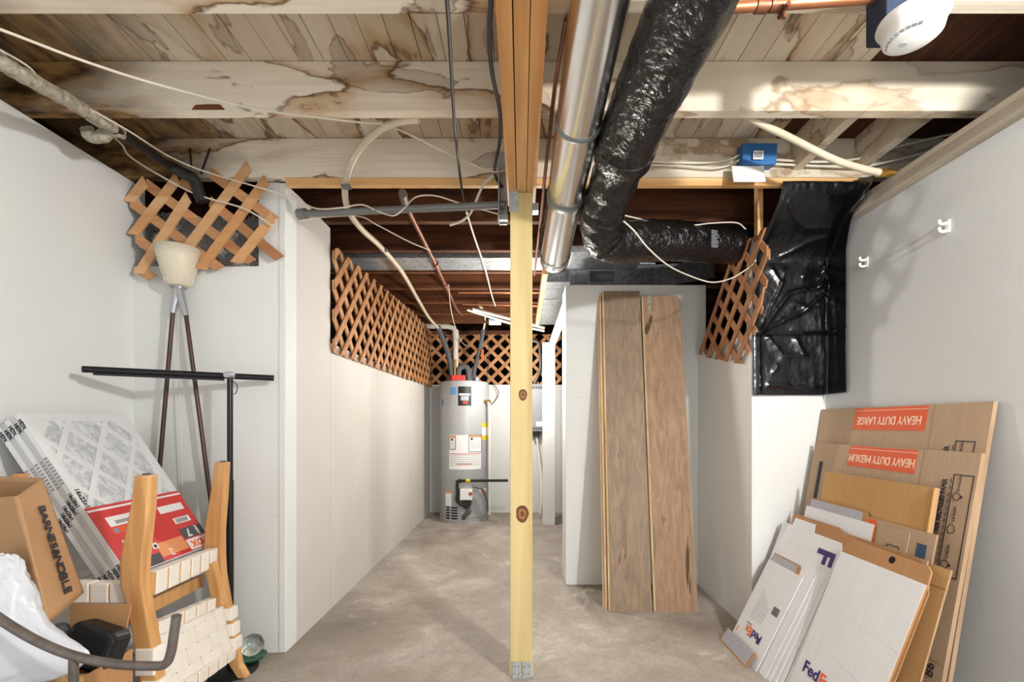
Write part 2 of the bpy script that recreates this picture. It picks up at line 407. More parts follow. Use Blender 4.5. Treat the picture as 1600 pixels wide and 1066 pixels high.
# ================================================================== TIMBER
JY = [(-.04, 'joist'), (.37, 'joist'), (.778, 'joist'), (1.187, 'joist'), (1.592, 'joist'), (2.01, 'joist')]
lab = {.778: None}
jl = {1.187: ('whitewashed joist along the very top edge of the photo, behind the copper pipe', ),
      1.592: ('whitewashed water-stained joist second from the top, with an orange bare patch',),
      2.01: ('whitewashed water-stained joist just above the pine ledger, carrying the blue box',)}
for yb, mt in JY:
    if yb < 1: continue
    r = thing('ceiling_joist', jl[yb][0], 'joist', (0, yb-.019, ZJ), 'whitewashed joists of the front ceiling')
    MB().box(-1.95, -.062, yb-.04, yb, ZJ, ZS-.001).build('left_span', 'joist', r, bevel=.002)
    MB().box(.062, 2.48, yb-.04, yb, ZJ, ZS-.001).build('right_span', 'joist_r', r, bevel=.002)
    if yb == 1.592:
        q = MB().prism(Fr((0, yb-.0405, 0), (1, 0, 0), (0, 0, 1)), [(P(x, 177, yb-.04).x, ZJ+z) for x, z in ((300, .002), (306, .018), (325, .02), (344, .02), (352, .002))], -.001, .002)
        sub(q.build('bare_patch', 'brownred', r), 'bare orange-brown patch of wood')
names = ['dark brown joist just behind the pine ledger', 'dark brown joist second behind the pine ledger, in front of the galvanised duct', 'dark reddish joist right behind the galvanised duct',
         'dark reddish joist fourth behind the ledger, above the upper copper line', 'dark brown joist with the diagonal copper pipe end below it', 'dark brown joist above the elbow of the white vent pipe', 'dark brown joist nearest the back wall']
for i, y in enumerate((2.44, 2.84, 3.24, 3.63, 4.04, 4.45, 4.84)):
    tag(MB().box(-2.35, 2.45, y-.04, y, ZJ, ZS-.001).build('brown_joist', 'brown' if i in (0, 1) else 'brownred', None, bevel=.002), names[i], 'joist', 'unpainted joists of the rear ceiling')
# blocks between joists on the right
for i, (x, l_) in enumerate(((1.17, 'short pale block between two joists, the one nearer the long cream hose'), (1.44, 'short pale block between two joists, the one nearer the right wall'))):
    tag(MB().box(x, x+.04, 1.595, 1.967, ZJ+.03, ZS-.001).build('joist_block', 'joist_r'), l_, 'block', 'blocks between the right-hand joists')
# beam of three plies
bm_ = thing('support_beam', 'orange pine beam of three boards running overhead to the post', 'beam', (0, .7, 1.934))
for a, b in ((-.058, -.0215), (-.0185, .0185), (.0205, .058)):
    MB().box(a, b, -.35, 1.93, 1.934, ZJ+.08).build('ply', 'pine', bm_, bevel=.0015)
po = thing('support_post', 'pale yellow knotty timber post standing on the floor under the beam', 'post', (0, 1.853, 0))
MB().box(-.0455, .043, 1.809, 1.898, .006, 1.933).build('shaft', 'post', po, bevel=.003)
b = MB().box(-.05, .0475, 1.805, 1.902, .001, .005).box(-.036, -.004, 1.803, 1.8085, .005, .066).box(.004, .036, 1.803, 1.8085, .005, .066); sub(b.build('base_bracket', 'zinc', po), 'galvanised base bracket')
sub(MB().box(.044, .068, 1.83, 1.87, 1.87, 1.90).build('cap_tab', 'galv', po), 'galvanised cap tab')
b = MB().box(-.05, -.0135, 1.804, 1.8085, 1.855, 1.945); sub(b.build('cap_plate', 'zinc', po), 'galvanised cap plate')
for kx, ky, kr in ((817, 617, 8), (816, 803, 12)):
    c = P(kx, ky, 1.809)
    for sc_, mt_, o_ in ((1, 'knot', .0006), (.62, 'orangewood', .0010), (.3, 'knot', .0014)):
        q = MB().prism(Fr((c.x, 1.8092, c.z), (1, 0, 0), (0, 0, 1)), [(kr*.0021*sc_*math.cos(w)*(1+.06*math.sin(5*w+sc_)), kr*.0029*sc_*math.sin(w)*(1+.05*math.sin(3*w))) for w in [2*PI*i/24 for i in range(24)]], 0, o_).build('knot' if sc_ == 1 else 'knot_ring', mt_, po if sc_ == 1 else q0)
        if sc_ == 1: q0 = q
for z in (.02, .05):
    for x in (-.027, -.012, .012, .027): MB().cyl((x, 1.8035, z), (x, 1.8015, z), .003, 8).build('bolt', 'steel', po)
hg = tag(MB().box(-.098, -.062, 1.955, 1.968, 1.87, 2.18).box(-.098, -.094, 1.90, 1.968, 1.87, 2.10).box(-.10, -.058, 1.91, 1.935, 1.87, 1.89).build('joist_hanger', 'zinc', None, bevel=.001), 'grey steel joist hanger on the left side of the beam end', 'hanger')
tag(MB().box(XP+.02, -.10, 1.972, 1.999, 2.045, 2.079).build('ledger_board', 'pinex', None, bevel=.002), 'thin pine ledger under the joist left of the post', 'board', 'pine ledgers')
tag(MB().box(.062, 1.46, 1.972, 1.999, 2.045, 2.079).build('ledger_board', 'pinex', None, bevel=.002), 'thin pine ledger under the joist right of the post', 'board', 'pine ledgers')
tag(MB().box(1.1005, 1.126, 2.12, 2.155, 1.84, 2.20).build('wall_stud', 'pinex', None, bevel=.002), 'short pine stud coming down behind the lattice beside the black sheet', 'stud')
M['greywood'] = wood('weathered_grey_timber', '#8c8375', '#b5ab9b', 1, .75, 26)
tag(MB().box(1.42, 1.58, -.3, 2.05, 1.906, 1.966).build('top_plate', 'greywood', None, bevel=.003), 'grey weathered timber plate along the top of the right wall', 'plate')
tag(MB().box(XP-.06, -.02, 5.19, 5.25, 2.03, 2.078).build('rear_plate', 'brown', None), 'dark plate above the rear lattice', 'plate')
# ================================================================== LATTICES
root = thing('lattice_panel', 'small broken lattice panel over the hole behind the floor lamp', 'lattice', (-1.43, 1.99, 1.60))
S = 3.439
def z5(x, y): return (x/S, 230+y/S)
fF = Fr((0, 1.968, 0), (1, 0, 0), (0, 0, 1))
def slat(mb, a, b, w, c0, c1, cut=None):
    pa, pb = P(*z5(*a), 1.968), P(*z5(*b), 1.968); A = Vector((pa.x, pa.z)); B = Vector((pb.x, pb.z)); d = (B-A).normalized(); n = Vector((-d.y, d.x))*w/2
    k1, k2 = (w*.45, -w*.45) if cut is None else cut
    mb.prism(fF, [tuple(q) for q in (A-n+d*k1, B-n+d*k2, B+n-d*k2*.2, A+n-d*k1*.2)], c0, c1)
m = MB()
for a, b in (((690, 305), (790, 178)), ((715, 480), (965, 160)), ((745, 690), (1022, 262)), ((900, 690), (1345, 98)), ((1075, 665), (1440, 172)), ((1265, 630), (1476, 372))):
    slat(m, a, b, .041, 0, .008)
m.build('front_slats', 'slat_l', root)
m = MB()
for a, b in (((775, 190), (1355, 618)), ((692, 285), (1185, 655)), ((722, 480), (990, 680)), ((965, 165), (1035, 235)), ((1120, 285), (1505, 600)), ((1120, 130), (1475, 392)), ((735, 650), (820, 705))):
    slat(m, a, b, .041, -.0085, -.0005)
m.build('rear_slats', 'slat', root)
# gravel seen through it
m = MB()
m.grid(lambda u, v: (-1.98+u*.92, 2.07+v*.16, 1.69+.36*v**.8*(1.0-.12*u)+.025*noise.noise((u*10, v*7, 1))), 30, 24)
for i in range(1300):
    u, v = random.random(), random.random(); r = random.uniform(.005, .014); c = Vector((-1.98+u*.92, 2.07+v*.16, 1.695+.36*v**.8*(1.0-.12*u)+.025*noise.noise((u*10, v*7, 1))))
    vs = [c+Vector((math.sin(t)*math.cos(p_), math.sin(t)*math.sin(p_), math.cos(t)*.8))*r*random.uniform(.7, 1.2) for t, p_ in ((0, 0), (1.2, .4), (1.2, 2.5), (1.2, 4.6), (2.4, 1.3), (2.4, 3.5), (2.4, 5.5))]
    m.add(vs, [(0, 1, 2), (0, 2, 3), (0, 3, 1), (1, 4, 2), (2, 4, 5), (2, 5, 3), (3, 5, 6), (3, 6, 1), (1, 6, 4), (4, 6, 5)])
tag(m.build('gravel', 'gravel'), 'grey gravel fill seen through the small lattice panel', 'gravel', kind='stuff')
root = thing('lattice_panel', 'long lattice panel on top of the left passage wall, nearer the camera', 'lattice', (XP+.01, 3.2, 1.42))
fP = Fr((XP+.019, 2.48, 0), (0, 1, 0), (0, 0, 1))
lattice(fP, [(0.0, 1.40), (1.72, 1.415), (1.72, 2.06), (.04, 1.985), (0, 1.97)], .15, .038, 'slat', root, ang=47)
root = thing('lattice_panel', 'long lattice panel on top of the left passage wall, nearer the water heater', 'lattice', (XP+.01, 4.7, 1.42))
fP2 = Fr((XP+.0185, 2.48, 0), (0, 1, 0), (0, 0, 1))
lattice(fP2, [(1.73, 1.42), (2.70, 1.43), (2.70, 2.06), (1.73, 2.07)], .15, .038, 'slat', root, ang=47)
root = thing('lattice_panel', 'lattice panel on the back wall behind the water heater', 'lattice', (-.4, 5.19, 1.45))
lattice(Fr((-.9, 5.19, 1.45), (1, 0, 0), (0, 0, 1)), [(-.13, .01), (1.35, .01), (1.35, .585), (-.13, .585)], .158, .036, 'slat', root)
root = thing('lattice_panel', 'hanging lattice panel beside the black plastic sheet', 'lattice', (XQ-.012, 2.4, 1.3))
# u runs towards the camera so that the normal faces the passage
lattice(Fr((XQ-.022, 2.86, 0), (0, -1, 0), (0, 0, 1)), [(.02, 1.46), (.20, 1.40), (.64, 1.30), (.80, 1.52), (.86, 1.70), (.86, 1.90), (.64, 1.99), (.55, 1.90), (.16, 1.925), (.06, 1.66)], .142, .032, 'slatd', root, ang=46)
# ================================================================== DUCTS
r = thing('metal_duct', 'shiny round metal duct running overhead beside the beam', 'duct', (.18, 1.6, 1.8))
a, b = P(938, 0, 1.05), P(867, 398, 2.22); d = (b-a)
pa = a-d*.45
for t0, t1 in ((-.45, .30), (.30, .60), (.60, 1.0)):
    q = MB().tube([a+d*(t0+(t1-t0)*i/6) for i in range(7)], [.0705-.0012*i/6 for i in range(7)], 48); q.build('duct_section', 'duct', r, smooth=True)
for t in (.30, .60):
    w = .010 if t < .5 else .022
    MB().tube([a+d*t-d.normalized()*w, a+d*t-d.normalized()*w*.6, a+d*t+d.normalized()*w*.6, a+d*t+d.normalized()*w], [.0705, .0735, .0735, .0705], 48).build('joint_band', 'band', r, smooth=True)
e = b; q = MB().tube(smoothpath([e-d*.01, e+d.normalized()*.03, e+d.normalized()*.07+Vector((0, 0, .03)), e+d.normalized()*.09+Vector((0, 0, .10)), e+d.normalized()*.09+Vector((0, 0, .25))], 6), .0715, 40)
q.build('elbow', 'duct', r, smooth=True)
for t in (.995, ): MB().tube([b-d*.012, b-d*.004], .0735, 40).build('end_band', 'band', r, smooth=True)
r = thing('flexible_duct', 'black plastic-wrapped flexible duct bending under the ceiling to the right', 'duct', (.4, 1.7, 1.7))
A0, A1, A2 = P(1080, 0, 1.0), P(1000, 175, 1.32), P(950, 305, 1.70)
d0 = (A0-A2).normalized()
pts = [A0+d0*.5, A0, A1, P(972, 245, 1.5)]; pts = smoothpath(pts, 14)
MB().tube(pts, .094, 48, wob=.05, ws=26).build('near_sleeve', 'flex', r, smooth=True)
pts2 = [P(984, 222, 1.45), P(965, 265, 1.57), P(946, 318, 1.74), P(939, 350, 1.84), P(946, 372, 1.92), P(975, 377, 1.98), P(1040, 376, 2.1), P(1110, 381, 2.22), P(1165, 385, 2.30), P(1230, 386, 2.40)]
pts2 = smoothpath(pts2, 12); n = len(pts2)
MB().tube(pts2, [.083+.003*math.sin(i*.9) if i < 48 else .090 for i in range(n)], 48, wob=.06, ws=30).build('bent_sleeve', 'flex', r, smooth=True)
MB().tube([pts[-6]+Vector((0, 0, 0)), pts[-4], pts[-2], pts[-1]], [.0965, .099, .0985, .094], 48, wob=.05, ws=40).build('tape_wrap', 'flex', r, smooth=True)
# printed marks on the sleeve
fr = Fr(P(1040, 376, 2.1)+Vector((0, -.0945, .0)), (1, .32, 0), (0, 0, 1))
random.seed(3)
for (cx_, n_) in ((-.16, 9), (.21, 16)):
    m = MB()
    for i in range(n_):
        h = -.04+.08*i/n_; L = random.uniform(.02, .045)
        m.fbox(fr, cx_, cx_+L, h, h+.0025, -.004+random.uniform(-.001, .0), .0)
    m.build('printed_marks', 'tapegrey', r)
# rectangular ductwork
tag(MB().box(-1.6, .25, 2.92, 3.15, 1.99+.085, ZS-.004).build('galvanised_duct', 'galv', None, bevel=.003), 'flat galvanised duct between the brown joists above the passage', 'duct')
r = thing('supply_trunk', 'dull grey sheet metal trunk above the white closet', 'duct', (.6, 3.1, 1.9))
MB().box(.32, .86, 3.0, 3.3, 1.905, 2.06).build('body', 'galvd', r, bevel=.003)
MB().box(.30, .88, 2.99, 3.31, 2.062, 2.072).build('top_flange', 'galv', r)
MB().box(.30, .75, 2.70, 2.99, 2.03, 2.07).build('lower_lip', 'galv', r, bevel=.002)
m = MB().add([(.86, 3.0, 1.905), (.86, 3.0, 2.06), (1.25, 2.95, 2.07), (1.25, 2.95, 1.96), (.86, 3.3, 1.905), (.86, 3.3, 2.06), (1.25, 3.3, 2.07), (1.25, 3.3, 1.96)], [(0, 1, 2, 3), (4, 7, 6, 5), (0, 3, 7, 4), (1, 5, 6, 2), (0, 4, 5, 1), (3, 2, 6, 7)]); m.build('tapered_boot', 'galvd', r)
MB().fbox(Fr((.45, 2.999, 1.95), (1, 0, 0), (0, 0, 1)), 0, .16, .0, .07, 0, .002).build('foil_tape', 'plastic', r)
r = thing('return_duct', 'grey duct with a bare wooden edge running back beside the closet', 'duct', (.25, 3.6, 1.97))
MB().box(.17, .34, 3.08, 4.4, 1.972, 2.075).build('body', 'galvd', r, bevel=.003)
MB().box(.135, .168, 2.90, 4.4, 1.965, 2.03).build('wooden_edge', 'pinex', r, bevel=.002)
MB().box(.166, .345, 3.5, 3.512, 1.966, 2.076).build('seam', 'galv', r)
# ================================================================== PIPES AND CABLES
def cable(name, pts, rr, mat, label, cat, group=None, k=6, seg=8):
    return tag(MB().tube(smoothpath([P(*p) for p in pts], k), rr, seg).build(name, mat, None, smooth=True), label, cat, group)
r = thing('copper_pipe', 'copper pipe with a soldered joint along the top edge of the photo', 'pipe', tuple(P(1260, 8, 1.12)))
a, b = P(1110, 14, 1.12), P(1420, -6, 1.12); MB().cyl(a, b, .0125, 20).build('tube', 'copper', r, smooth=True)
for x in (1190, 1212): c = P(x, 14-(x-1110)*20/310, 1.12); MB().cyl(c-Vector((.014, 0, 0)), c+Vector((.014, 0, 0)), .0165, 20).build('coupling', 'copperd', r, smooth=True)
c = P(1225, 16, 1.115); m = MB().cyl(c-Vector((0, .02, 0)), c+Vector((0, .02, .0)), .006).cyl(c, c+Vector((.0, .0, -.02)), .005); m.build('drain_nipple', 'copperd', r)
r = thing('cream_hose', 'cream plastic pipe with a brass end running to the right wall plate', 'pipe', tuple(P(1290, 230, 1.7)))
pts = smoothpath([P(1130, 160, 1.60), P(1170, 184, 1.62), P(1230, 213, 1.68), P(1300, 248, 1.70), P(1345, 263, 1.72), P(1376, 270, 1.73)], 8)
MB().tube(pts, .0125, 16).build('tube', 'pex', r, smooth=True)
m = MB().cyl(P(1374, 270, 1.73), P(1384, 270, 1.73), .016, 12).cyl(P(1384, 270, 1.73), P(1398, 270, 1.73), .011, 6); m.build('fitting', 'brass', r)
MB().cyl(P(1398, 270, 1.73), P(1425, 271, 1.74), .007).build('stub', 'iron_d', r)
r = thing('cream_water_line', 'cream pipe looping down from the joist to the water heater', 'pipe', tuple(P(600, 360, 2.4)))
pts = smoothpath([P(655, 186, 1.60), P(625, 190, 1.63), P(590, 205, 1.70), P(560, 235, 1.80), P(544, 268, 1.87), P(539, 300, 1.94), P(545, 330, 2.05), P(565, 358, 2.2), P(597, 388, 2.5), P(628, 425, 3.0), P(652, 466, 3.7), P(670, 496, 4.4), P(686, 514, 4.72)], 8)
MB().tube(pts, .0135, 14).build('tube', 'pex', r, smooth=True)
pts = smoothpath([P(684, 511, 4.70), P(694, 535, 4.8), P(702, 560, 4.86), P(707, 592, 4.88)], 6); MB().tube(pts, .028, 16).build('foam_sleeve', 'rubber', r, smooth=True)
for px, py, yy in ((541, 292, 1.90), (600, 391, 2.52)):
    c = P(px, py, yy); MB().box(c.x-.018, c.x+.018, c.y-.012, c.y+.012, c.z-.006, c.z+.006).build('clip', 'steel', r)
r = thing('white_vent_pipe', 'white plastic elbow pipe standing behind the water heater', 'pipe', tuple(P(712, 540, 5.1)))
pts = [P(640, 509, 5.12), P(700, 510, 5.12), P(709, 513, 5.12), P(712, 522, 5.12), P(712, 575, 5.12)]; MB().tube(pts, .031, 20).build('tube', 'pvc', r, smooth=True)
MB().tube([P(711.5, 516, 5.12), P(711.8, 530, 5.12)], .036, 20).build('collar', 'pvc', r, smooth=True)
r = thing('foam_wrapped_pipe', 'grey foam-wrapped pipe rising right of the heater top', 'pipe', tuple(P(750, 560, 4.95)))
MB().tube(smoothpath([P(739, 595, 4.98), P(742, 575, 4.99), P(750, 545, 4.9), P(755, 515, 4.85)], 6), .024, 14).build('foam_sleeve', 'rubber', r, smooth=True)
MB().tube(smoothpath([P(755, 518, 4.85), P(758, 500, 4.8), P(757, 485, 4.6), P(748, 478, 4.2)], 6), .011, 12).build('tube', 'pex', r, smooth=True)
c = P(754, 553, 4.87); MB().fbox(Fr(c, (1, 0, 0), (.2, 0, 1)), -.012, .012, -.05, .05, -.012, .0).build('orange_tag', 'orange', r)
r = thing('grey_conduit', 'grey steel conduit spanning from the left panel to the post', 'pipe', tuple(P(630, 330, 2.0)))
MB().tube([P(476, 334, 2.06), P(790, 320, 1.93)], .0155, 16).build('tube', 'steel', r, smooth=True)
MB().cyl(P(467, 335, 2.07), P(478, 334, 2.06), .024, 16).build('end_cup', 'steel', r, smooth=True)
r = thing('diagonal_copper_line', 'dull copper line running back under the brown joists', 'pipe', tuple(P(680, 400, 2.9)))
MB().tube(smoothpath([P(631, 300, 2.06), P(637, 325, 2.18), P(655, 362, 2.45), P(680, 412, 2.94), P(698, 450, 3.5), P(713, 482, 4.1), P(722, 492, 4.35)], 6), .0125, 12).build('tube', 'copperd', r, smooth=True)
for p in (((680, 412, 2.94), (683, 417, 3.0)), ((695, 444, 3.4), (698, 450, 3.5))): MB().cyl(P(*p[0]), P(*p[1]), .019, 12).build('coupling', 'copperd', r, smooth=True)
MB().tube([P(629, 302, 2.03), P(633, 318, 2.15)], .02, 10).build('lagging', 'iron', r, smooth=True)
tag(MB().tube([P(716, 457, 3.5), P(860, 457, 3.5)], .011, 10).build('copper_pipe', 'copper', None, smooth=True), 'upper of two copper lines crossing behind the post', 'pipe', 'copper cross lines')
tag(MB().tube([P(722, 475, 3.86), P(862, 478, 3.86)], .011, 10).build('copper_pipe', 'copper', None, smooth=True), 'lower of two copper lines crossing behind the post', 'pipe', 'copper cross lines')
tag(MB().tube([P(738, 483, 4.0), P(800, 499, 4.2), P(850, 512, 4.45)], .0145, 12).build('white_pipe', 'pvc', None, smooth=True), 'thicker upper white pipe slanting behind the post', 'pipe', 'white slanting pipes')
tag(MB().tube([P(730, 484, 4.15), P(800, 506, 4.36), P(850, 517, 4.5)], .012, 12).build('white_pipe', 'pvc', None, smooth=True), 'thinner lower white pipe slanting behind the post', 'pipe', 'white slanting pipes')
r = thing('power_strip', 'small white power strip below the rear joists', 'power strip', tuple(P(773, 505, 4.75)))
MB().box(*[v for p in [(P(764, 508, 4.75).x, P(783, 508, 4.75).x)] for v in p], 4.72, 4.76, P(773, 508, 4.75).z, P(773, 499, 4.75).z).build('housing', 'white', r, bevel=.004)
MB().box(P(766, 508, 4.75).x, P(781, 508, 4.75).x, 4.715, 4.719, P(773, 502, 4.75).z, P(773, 499.5, 4.75).z).build('face_label', 'lblue', r)
# old iron drain line by the left wall
r = thing('old_drain_pipe', 'old iron pipe in crusty white lagging along the upper left wall', 'pipe', tuple(P(150, 180, 1.5)))
lag = smoothpath([P(-60, 55, 1.08), P(0, 97, 1.17), P(90, 148, 1.37), P(165, 192, 1.56), P(176, 199, 1.59)], 10)
MB().tube(lag, .021, 20, wob=.25, ws=45).build('lagging', 'crust', r, smooth=True)
MB().tube(smoothpath([P(134, 201, 1.58), P(142, 212, 1.60), P(157, 215, 1.61), P(172, 206, 1.62), P(190, 206, 1.62)], 6), .021, 16, wob=.3, ws=50).build('lagged_elbow', 'crust', r, smooth=True)
MB().tube([P(172, 197, 1.58), P(195, 214, 1.66), P(268, 261, 1.91)], .017, 14).build('tube', 'iron_d', r, smooth=True)
MB().tube(smoothpath([P(266, 260, 1.905), P(285, 270, 1.92), P(300, 277, 1.93), P(308, 292, 1.94), P(316, 316, 1.95)], 6), .023, 14, wob=.15, ws=50).build('valve_body', 'iron_d', r, smooth=True)
m = MB()
for x0, y0, x1, y1 in ((297, 232, 299, 262), (328, 232, 314, 272)): m.tube([P(x0, y0, 1.955), P(x1, y1, 1.94)], .004, 8)
m.build('hanger_rod', 'iron_d', r)
cable('cable', [(-60, 30, .95), (0, 46, 1.05), (130, 95, 1.2), (250, 133, 1.35), (400, 170, 1.5), (500, 184, 1.58), (560, 191, 1.62), (612, 198, 1.68), (690, 235, 1.8), (765, 267, 1.88), (795, 264, 1.9)], .0035, 'wire', 'thin white wire sagging from the top left corner to the beam end', 'cable')
cable('cable', [(-30, 65, 1.05), (0, 78, 1.12), (45, 105, 1.25), (75, 135, 1.35), (130, 165, 1.45), (200, 204, 1.6), (262, 243, 1.8), (320, 268, 1.90), (415, 296, 1.93), (462, 312, 2.0)], .003, 'wire', 'thin white wire above the crusty pipe ending over the small lattice', 'cable')
cable('cable', [(135, 186, 1.55), (165, 205, 1.62), (190, 225, 1.75), (205, 246, 1.88), (260, 280, 1.93), (310, 305, 1.94), (370, 322, 1.94), (395, 333, 1.94), (425, 352, 1.94)], .0035, 'wire', 'white wire drooping across the front of the small lattice', 'cable')
cable('cable', [(693, -30, .95), (699, 10, 1.02), (704, 90, 1.25), (709, 180, 1.52), (716, 250, 1.8), (722, 298, 1.94), (728, 330, 2.05)], .005, 'wireb', 'straight black cable hanging furthest left of the beam', 'cable')
cable('cable', [(727, 325, 2.05), (741, 370, 2.35), (758, 420, 2.9), (768, 460, 3.5), (774, 478, 3.8)], .005, 'wire', 'pale cable running back from the black one under brown joists', 'cable')
cable('cable', [(769, -30, .98), (767, 10, 1.05), (765, 70, 1.18), (770, 120, 1.32), (781, 175, 1.52), (781, 220, 1.7), (773, 262, 1.87), (776, 280, 1.93), (786, 293, 1.95)], .0065, 'wireb', 'wavy black cable hanging close beside the beam', 'cable')
cable('cable', [(797, 262, 1.93), (775, 272, 1.93), (756, 288, 1.95), (743, 316, 2.0), (735, 333, 2.05), (722, 345, 2.08), (703, 352, 2.1)], .0055, 'wire', 'short thick white cable dangling by the joist hanger', 'cable')
cable('cable', [(455, 303, 2.0), (490, 325, 2.01), (530, 325, 1.97), (565, 320, 1.98), (590, 330, 2.0), (615, 337, 1.96), (632, 325, 1.96), (650, 308, 2.0), (680, 306, 2.03), (720, 318, 2.05), (780, 335, 2.1)], .0032, 'wire', 'thin white wire winding around the grey conduit', 'cable')
cable('cable', [(470, 345, 2.06), (500, 340, 2.08), (560, 338, 2.12), (590, 352, 2.2), (640, 378, 2.4), (672, 391, 2.6)], .003, 'wire', 'thin white wire sagging from conduit to the copper line', 'cable')
cable('cable', [(701, 445, 3.45), (704, 480, 3.9), (711, 510, 4.5), (722, 535, 5.0), (732, 542, 5.1)], .0035, 'wire', 'thin wire dropping over the heater from the copper line', 'cable')
cable('cable', [(746, 470, 3.85), (750, 488, 4.3), (760, 510, 4.9), (764, 560, 5.12), (761, 598, 5.14), (762, 625, 5.1), (770, 630, 5.1), (779, 615, 5.12), (772, 600, 5.13)], .004, 'wireb', 'dark cord dangling beside the heater top', 'cable')
cable('cable', [(985, 258, 1.945), (1060, 259, 1.945), (1112, 263, 1.945), (1140, 258, 1.94), (1160, 247, 1.94)], .004, 'wire', 'lower white cable stapled to the joist left of the blue box', 'cable', 'cables into the blue box')
cable('cable', [(985, 251, 1.945), (1060, 254, 1.945), (1110, 254, 1.945), (1140, 249, 1.94), (1158, 241, 1.94)], .004, 'wire', 'upper white cable stapled to the joist left of the blue box', 'cable', 'cables into the blue box')
cable('cable', [(1200, 249, 1.945), (1280, 253, 1.945), (1340, 248, 1.94), (1400, 230, 1.92), (1480, 211, 1.85), (1520, 206, 1.8)], .005, 'wire', 'upper white cable from the blue box to the right wall plate', 'cable', 'cables out of the blue box')
cable('cable', [(1202, 256, 1.945), (1290, 260, 1.945), (1350, 260, 1.94), (1400, 250, 1.93), (1455, 236, 1.9), (1500, 226, 1.85)], .005, 'wire', 'lower white cable from the blue box to the right wall plate', 'cable', 'cables out of the blue box')
cable('cable', [(965, 334, 1.86), (990, 340, 1.95), (1030, 348, 2.03), (1080, 352, 2.08), (1110, 349, 2.10), (1150, 348, 2.12), (1165, 358, 2.14)], .003, 'wire', 'thin white wire lying along the top of the black duct', 'cable')
cable('cable', [(965, 338, 1.78), (990, 360, 1.82), (1010, 385, 1.87), (1040, 412, 1.95), (1070, 428, 2.03), (1110, 441, 2.1), (1140, 436, 2.12), (1162, 424, 2.13), (1178, 412, 2.13)], .003, 'wire', 'thin white wire drooping in front of the black duct', 'cable')
cable('copper_pipe', [(885, 30, 1.2), (868, 130, 1.45), (860, 200, 1.62), (852, 270, 1.85), (845, 340, 2.2), (838, 400, 2.7), (835, 430, 3.1)], .007, 'copperd', 'thin reddish copper line between the beam and the shiny duct', 'pipe')
# blue junction box
r = thing('junction_box', 'blue junction box with white cover fixed to the joist at right', 'junction box', tuple(P(1178, 262, 1.94)))
f = Fr(P(1150, 262, 1.967), (1, 0, 0), (0, -.12, 1)); MB().fbox(f, .0, .145, -.01, .075, .0, .055).build('box', 'blue', r, bevel=.004)
f = Fr(P(1146, 284, 1.90), (1, 0, 0), (.3, .25, 1)); MB().fbox(f, 0, .135, 0, .078, -.004, .002).build('cover_plate', 'white', r, bevel=.002)
f = Fr(P(1180, 250, 1.905), (1, 0, 0), (0, -.12, 1)); m = MB().fbox(f, -.012, .030, .0, .034, .004, .0065); m.build('label', 'paper', r)
m = MB()
for i in range(7): m.fbox(f, -.008+i*.005, -.0055+i*.005, .006, .028, .0066, .0072)
m.build('bar_code', 'ink', r)
# smoke detector
c0 = P(1426, 36, 1.06); SD = .86
r = thing('smoke_detector', 'round white smoke detector hanging from the ceiling at top right', 'smoke detector', tuple(c0))
MB().lathe(c0, [(x_*SD, z_*SD) for x_, z_ in [(.079, .0), (.081, .004), (.079, .012), (.07, .014)]], 48).build('base_plate', 'white', r, smooth=True)
MB().lathe(c0, [(x_*SD, z_*SD) for x_, z_ in [(.030, -.041), (.060, -.0405), (.066, -.036), (.069, -.024), (.071, -.008), (.0785, .0)]], 48).build('housing', 'white', r, smooth=True)
m = MB().lathe(c0+Vector((-.006, .006, 0)), [(x_*SD, z_*SD) for x_, z_ in [(.04, -.0465), (.044, -.045), (.046, -.0405)]], 40); m.build('cover', 'white', r, smooth=True)
m = MB()
for i in range(9):
    w = 2.4+i*.24; d_ = Vector((math.cos(w), math.sin(w), 0)); m.fbox(Fr(c0+d_*.0525*SD+Vector((0, 0, -.0408*SD)), d_, (-d_.y, d_.x, 0)), -.005, .005, -.0035, .0035, -.001, .0012)
sub(m.build('vent_slots', 'inkgrey', r), 'grey vent slots')
MB().cyl(c0+Vector((-.012, .012, -.0395)), c0+Vector((-.012, .012, -.0413)), .008, 20).build('test_button', 'foil', r)
MB().box(c0.x-.045, c0.x+.015, c0.y+.02, c0.y+.086, c0.z+.011, ZJ+.03).build('mounting_box', 'navyb', r, bevel=.003)
# ================================================================== BLACK SHEET
CREASES = [([(.10, .09), (.42, .165), (.83, .17)], .010, .010), ([(.27, .27), (.5, .215), (.8, .195)], .009, .010), ([(.5, .375), (.72, .315)], .008, .006),
           ([(.52, .385), (.74, .335)], -.006, .006), ([(.65, .42), (.86, .19), (1.0, .05)], .012, .010), ([(.08, .665), (.35, .465), (.75, .415)], .010, .012),
           ([(.08, .665), (.5, .56), (.76, .43)], .009, .010), ([(.775, .43), (.75, .99)], .012, .010), ([(.055, .68), (.05, .99)], .012, .010),
           ([(.0, .678), (1.0, .672)], -.008, .006), ([(.15, .70), (.30, .79), (.50, .785), (.42, .71)], .006, .012), ([(.2, .34), (.27, .41), (.32, .34)], .006, .012),
           ([(.08, .665), (.28, .40)], .007, .008), ([(.15, .95), (.4, .965), (.7, .95)], .006, .012), ([(.0, .66), (.04, .08)], .008, .012), ([(.85, .42), (.9, .95)], .006, .014),
           ([(.3, .60), (.42, .52), (.55, .55)], .005, .012), ([(.2, .88), (.24, .84)], .006, .008)]
def sst(a, b, x): x = min(1, max(0, (x-a)/(b-a))); return x*x*(3-2*x)
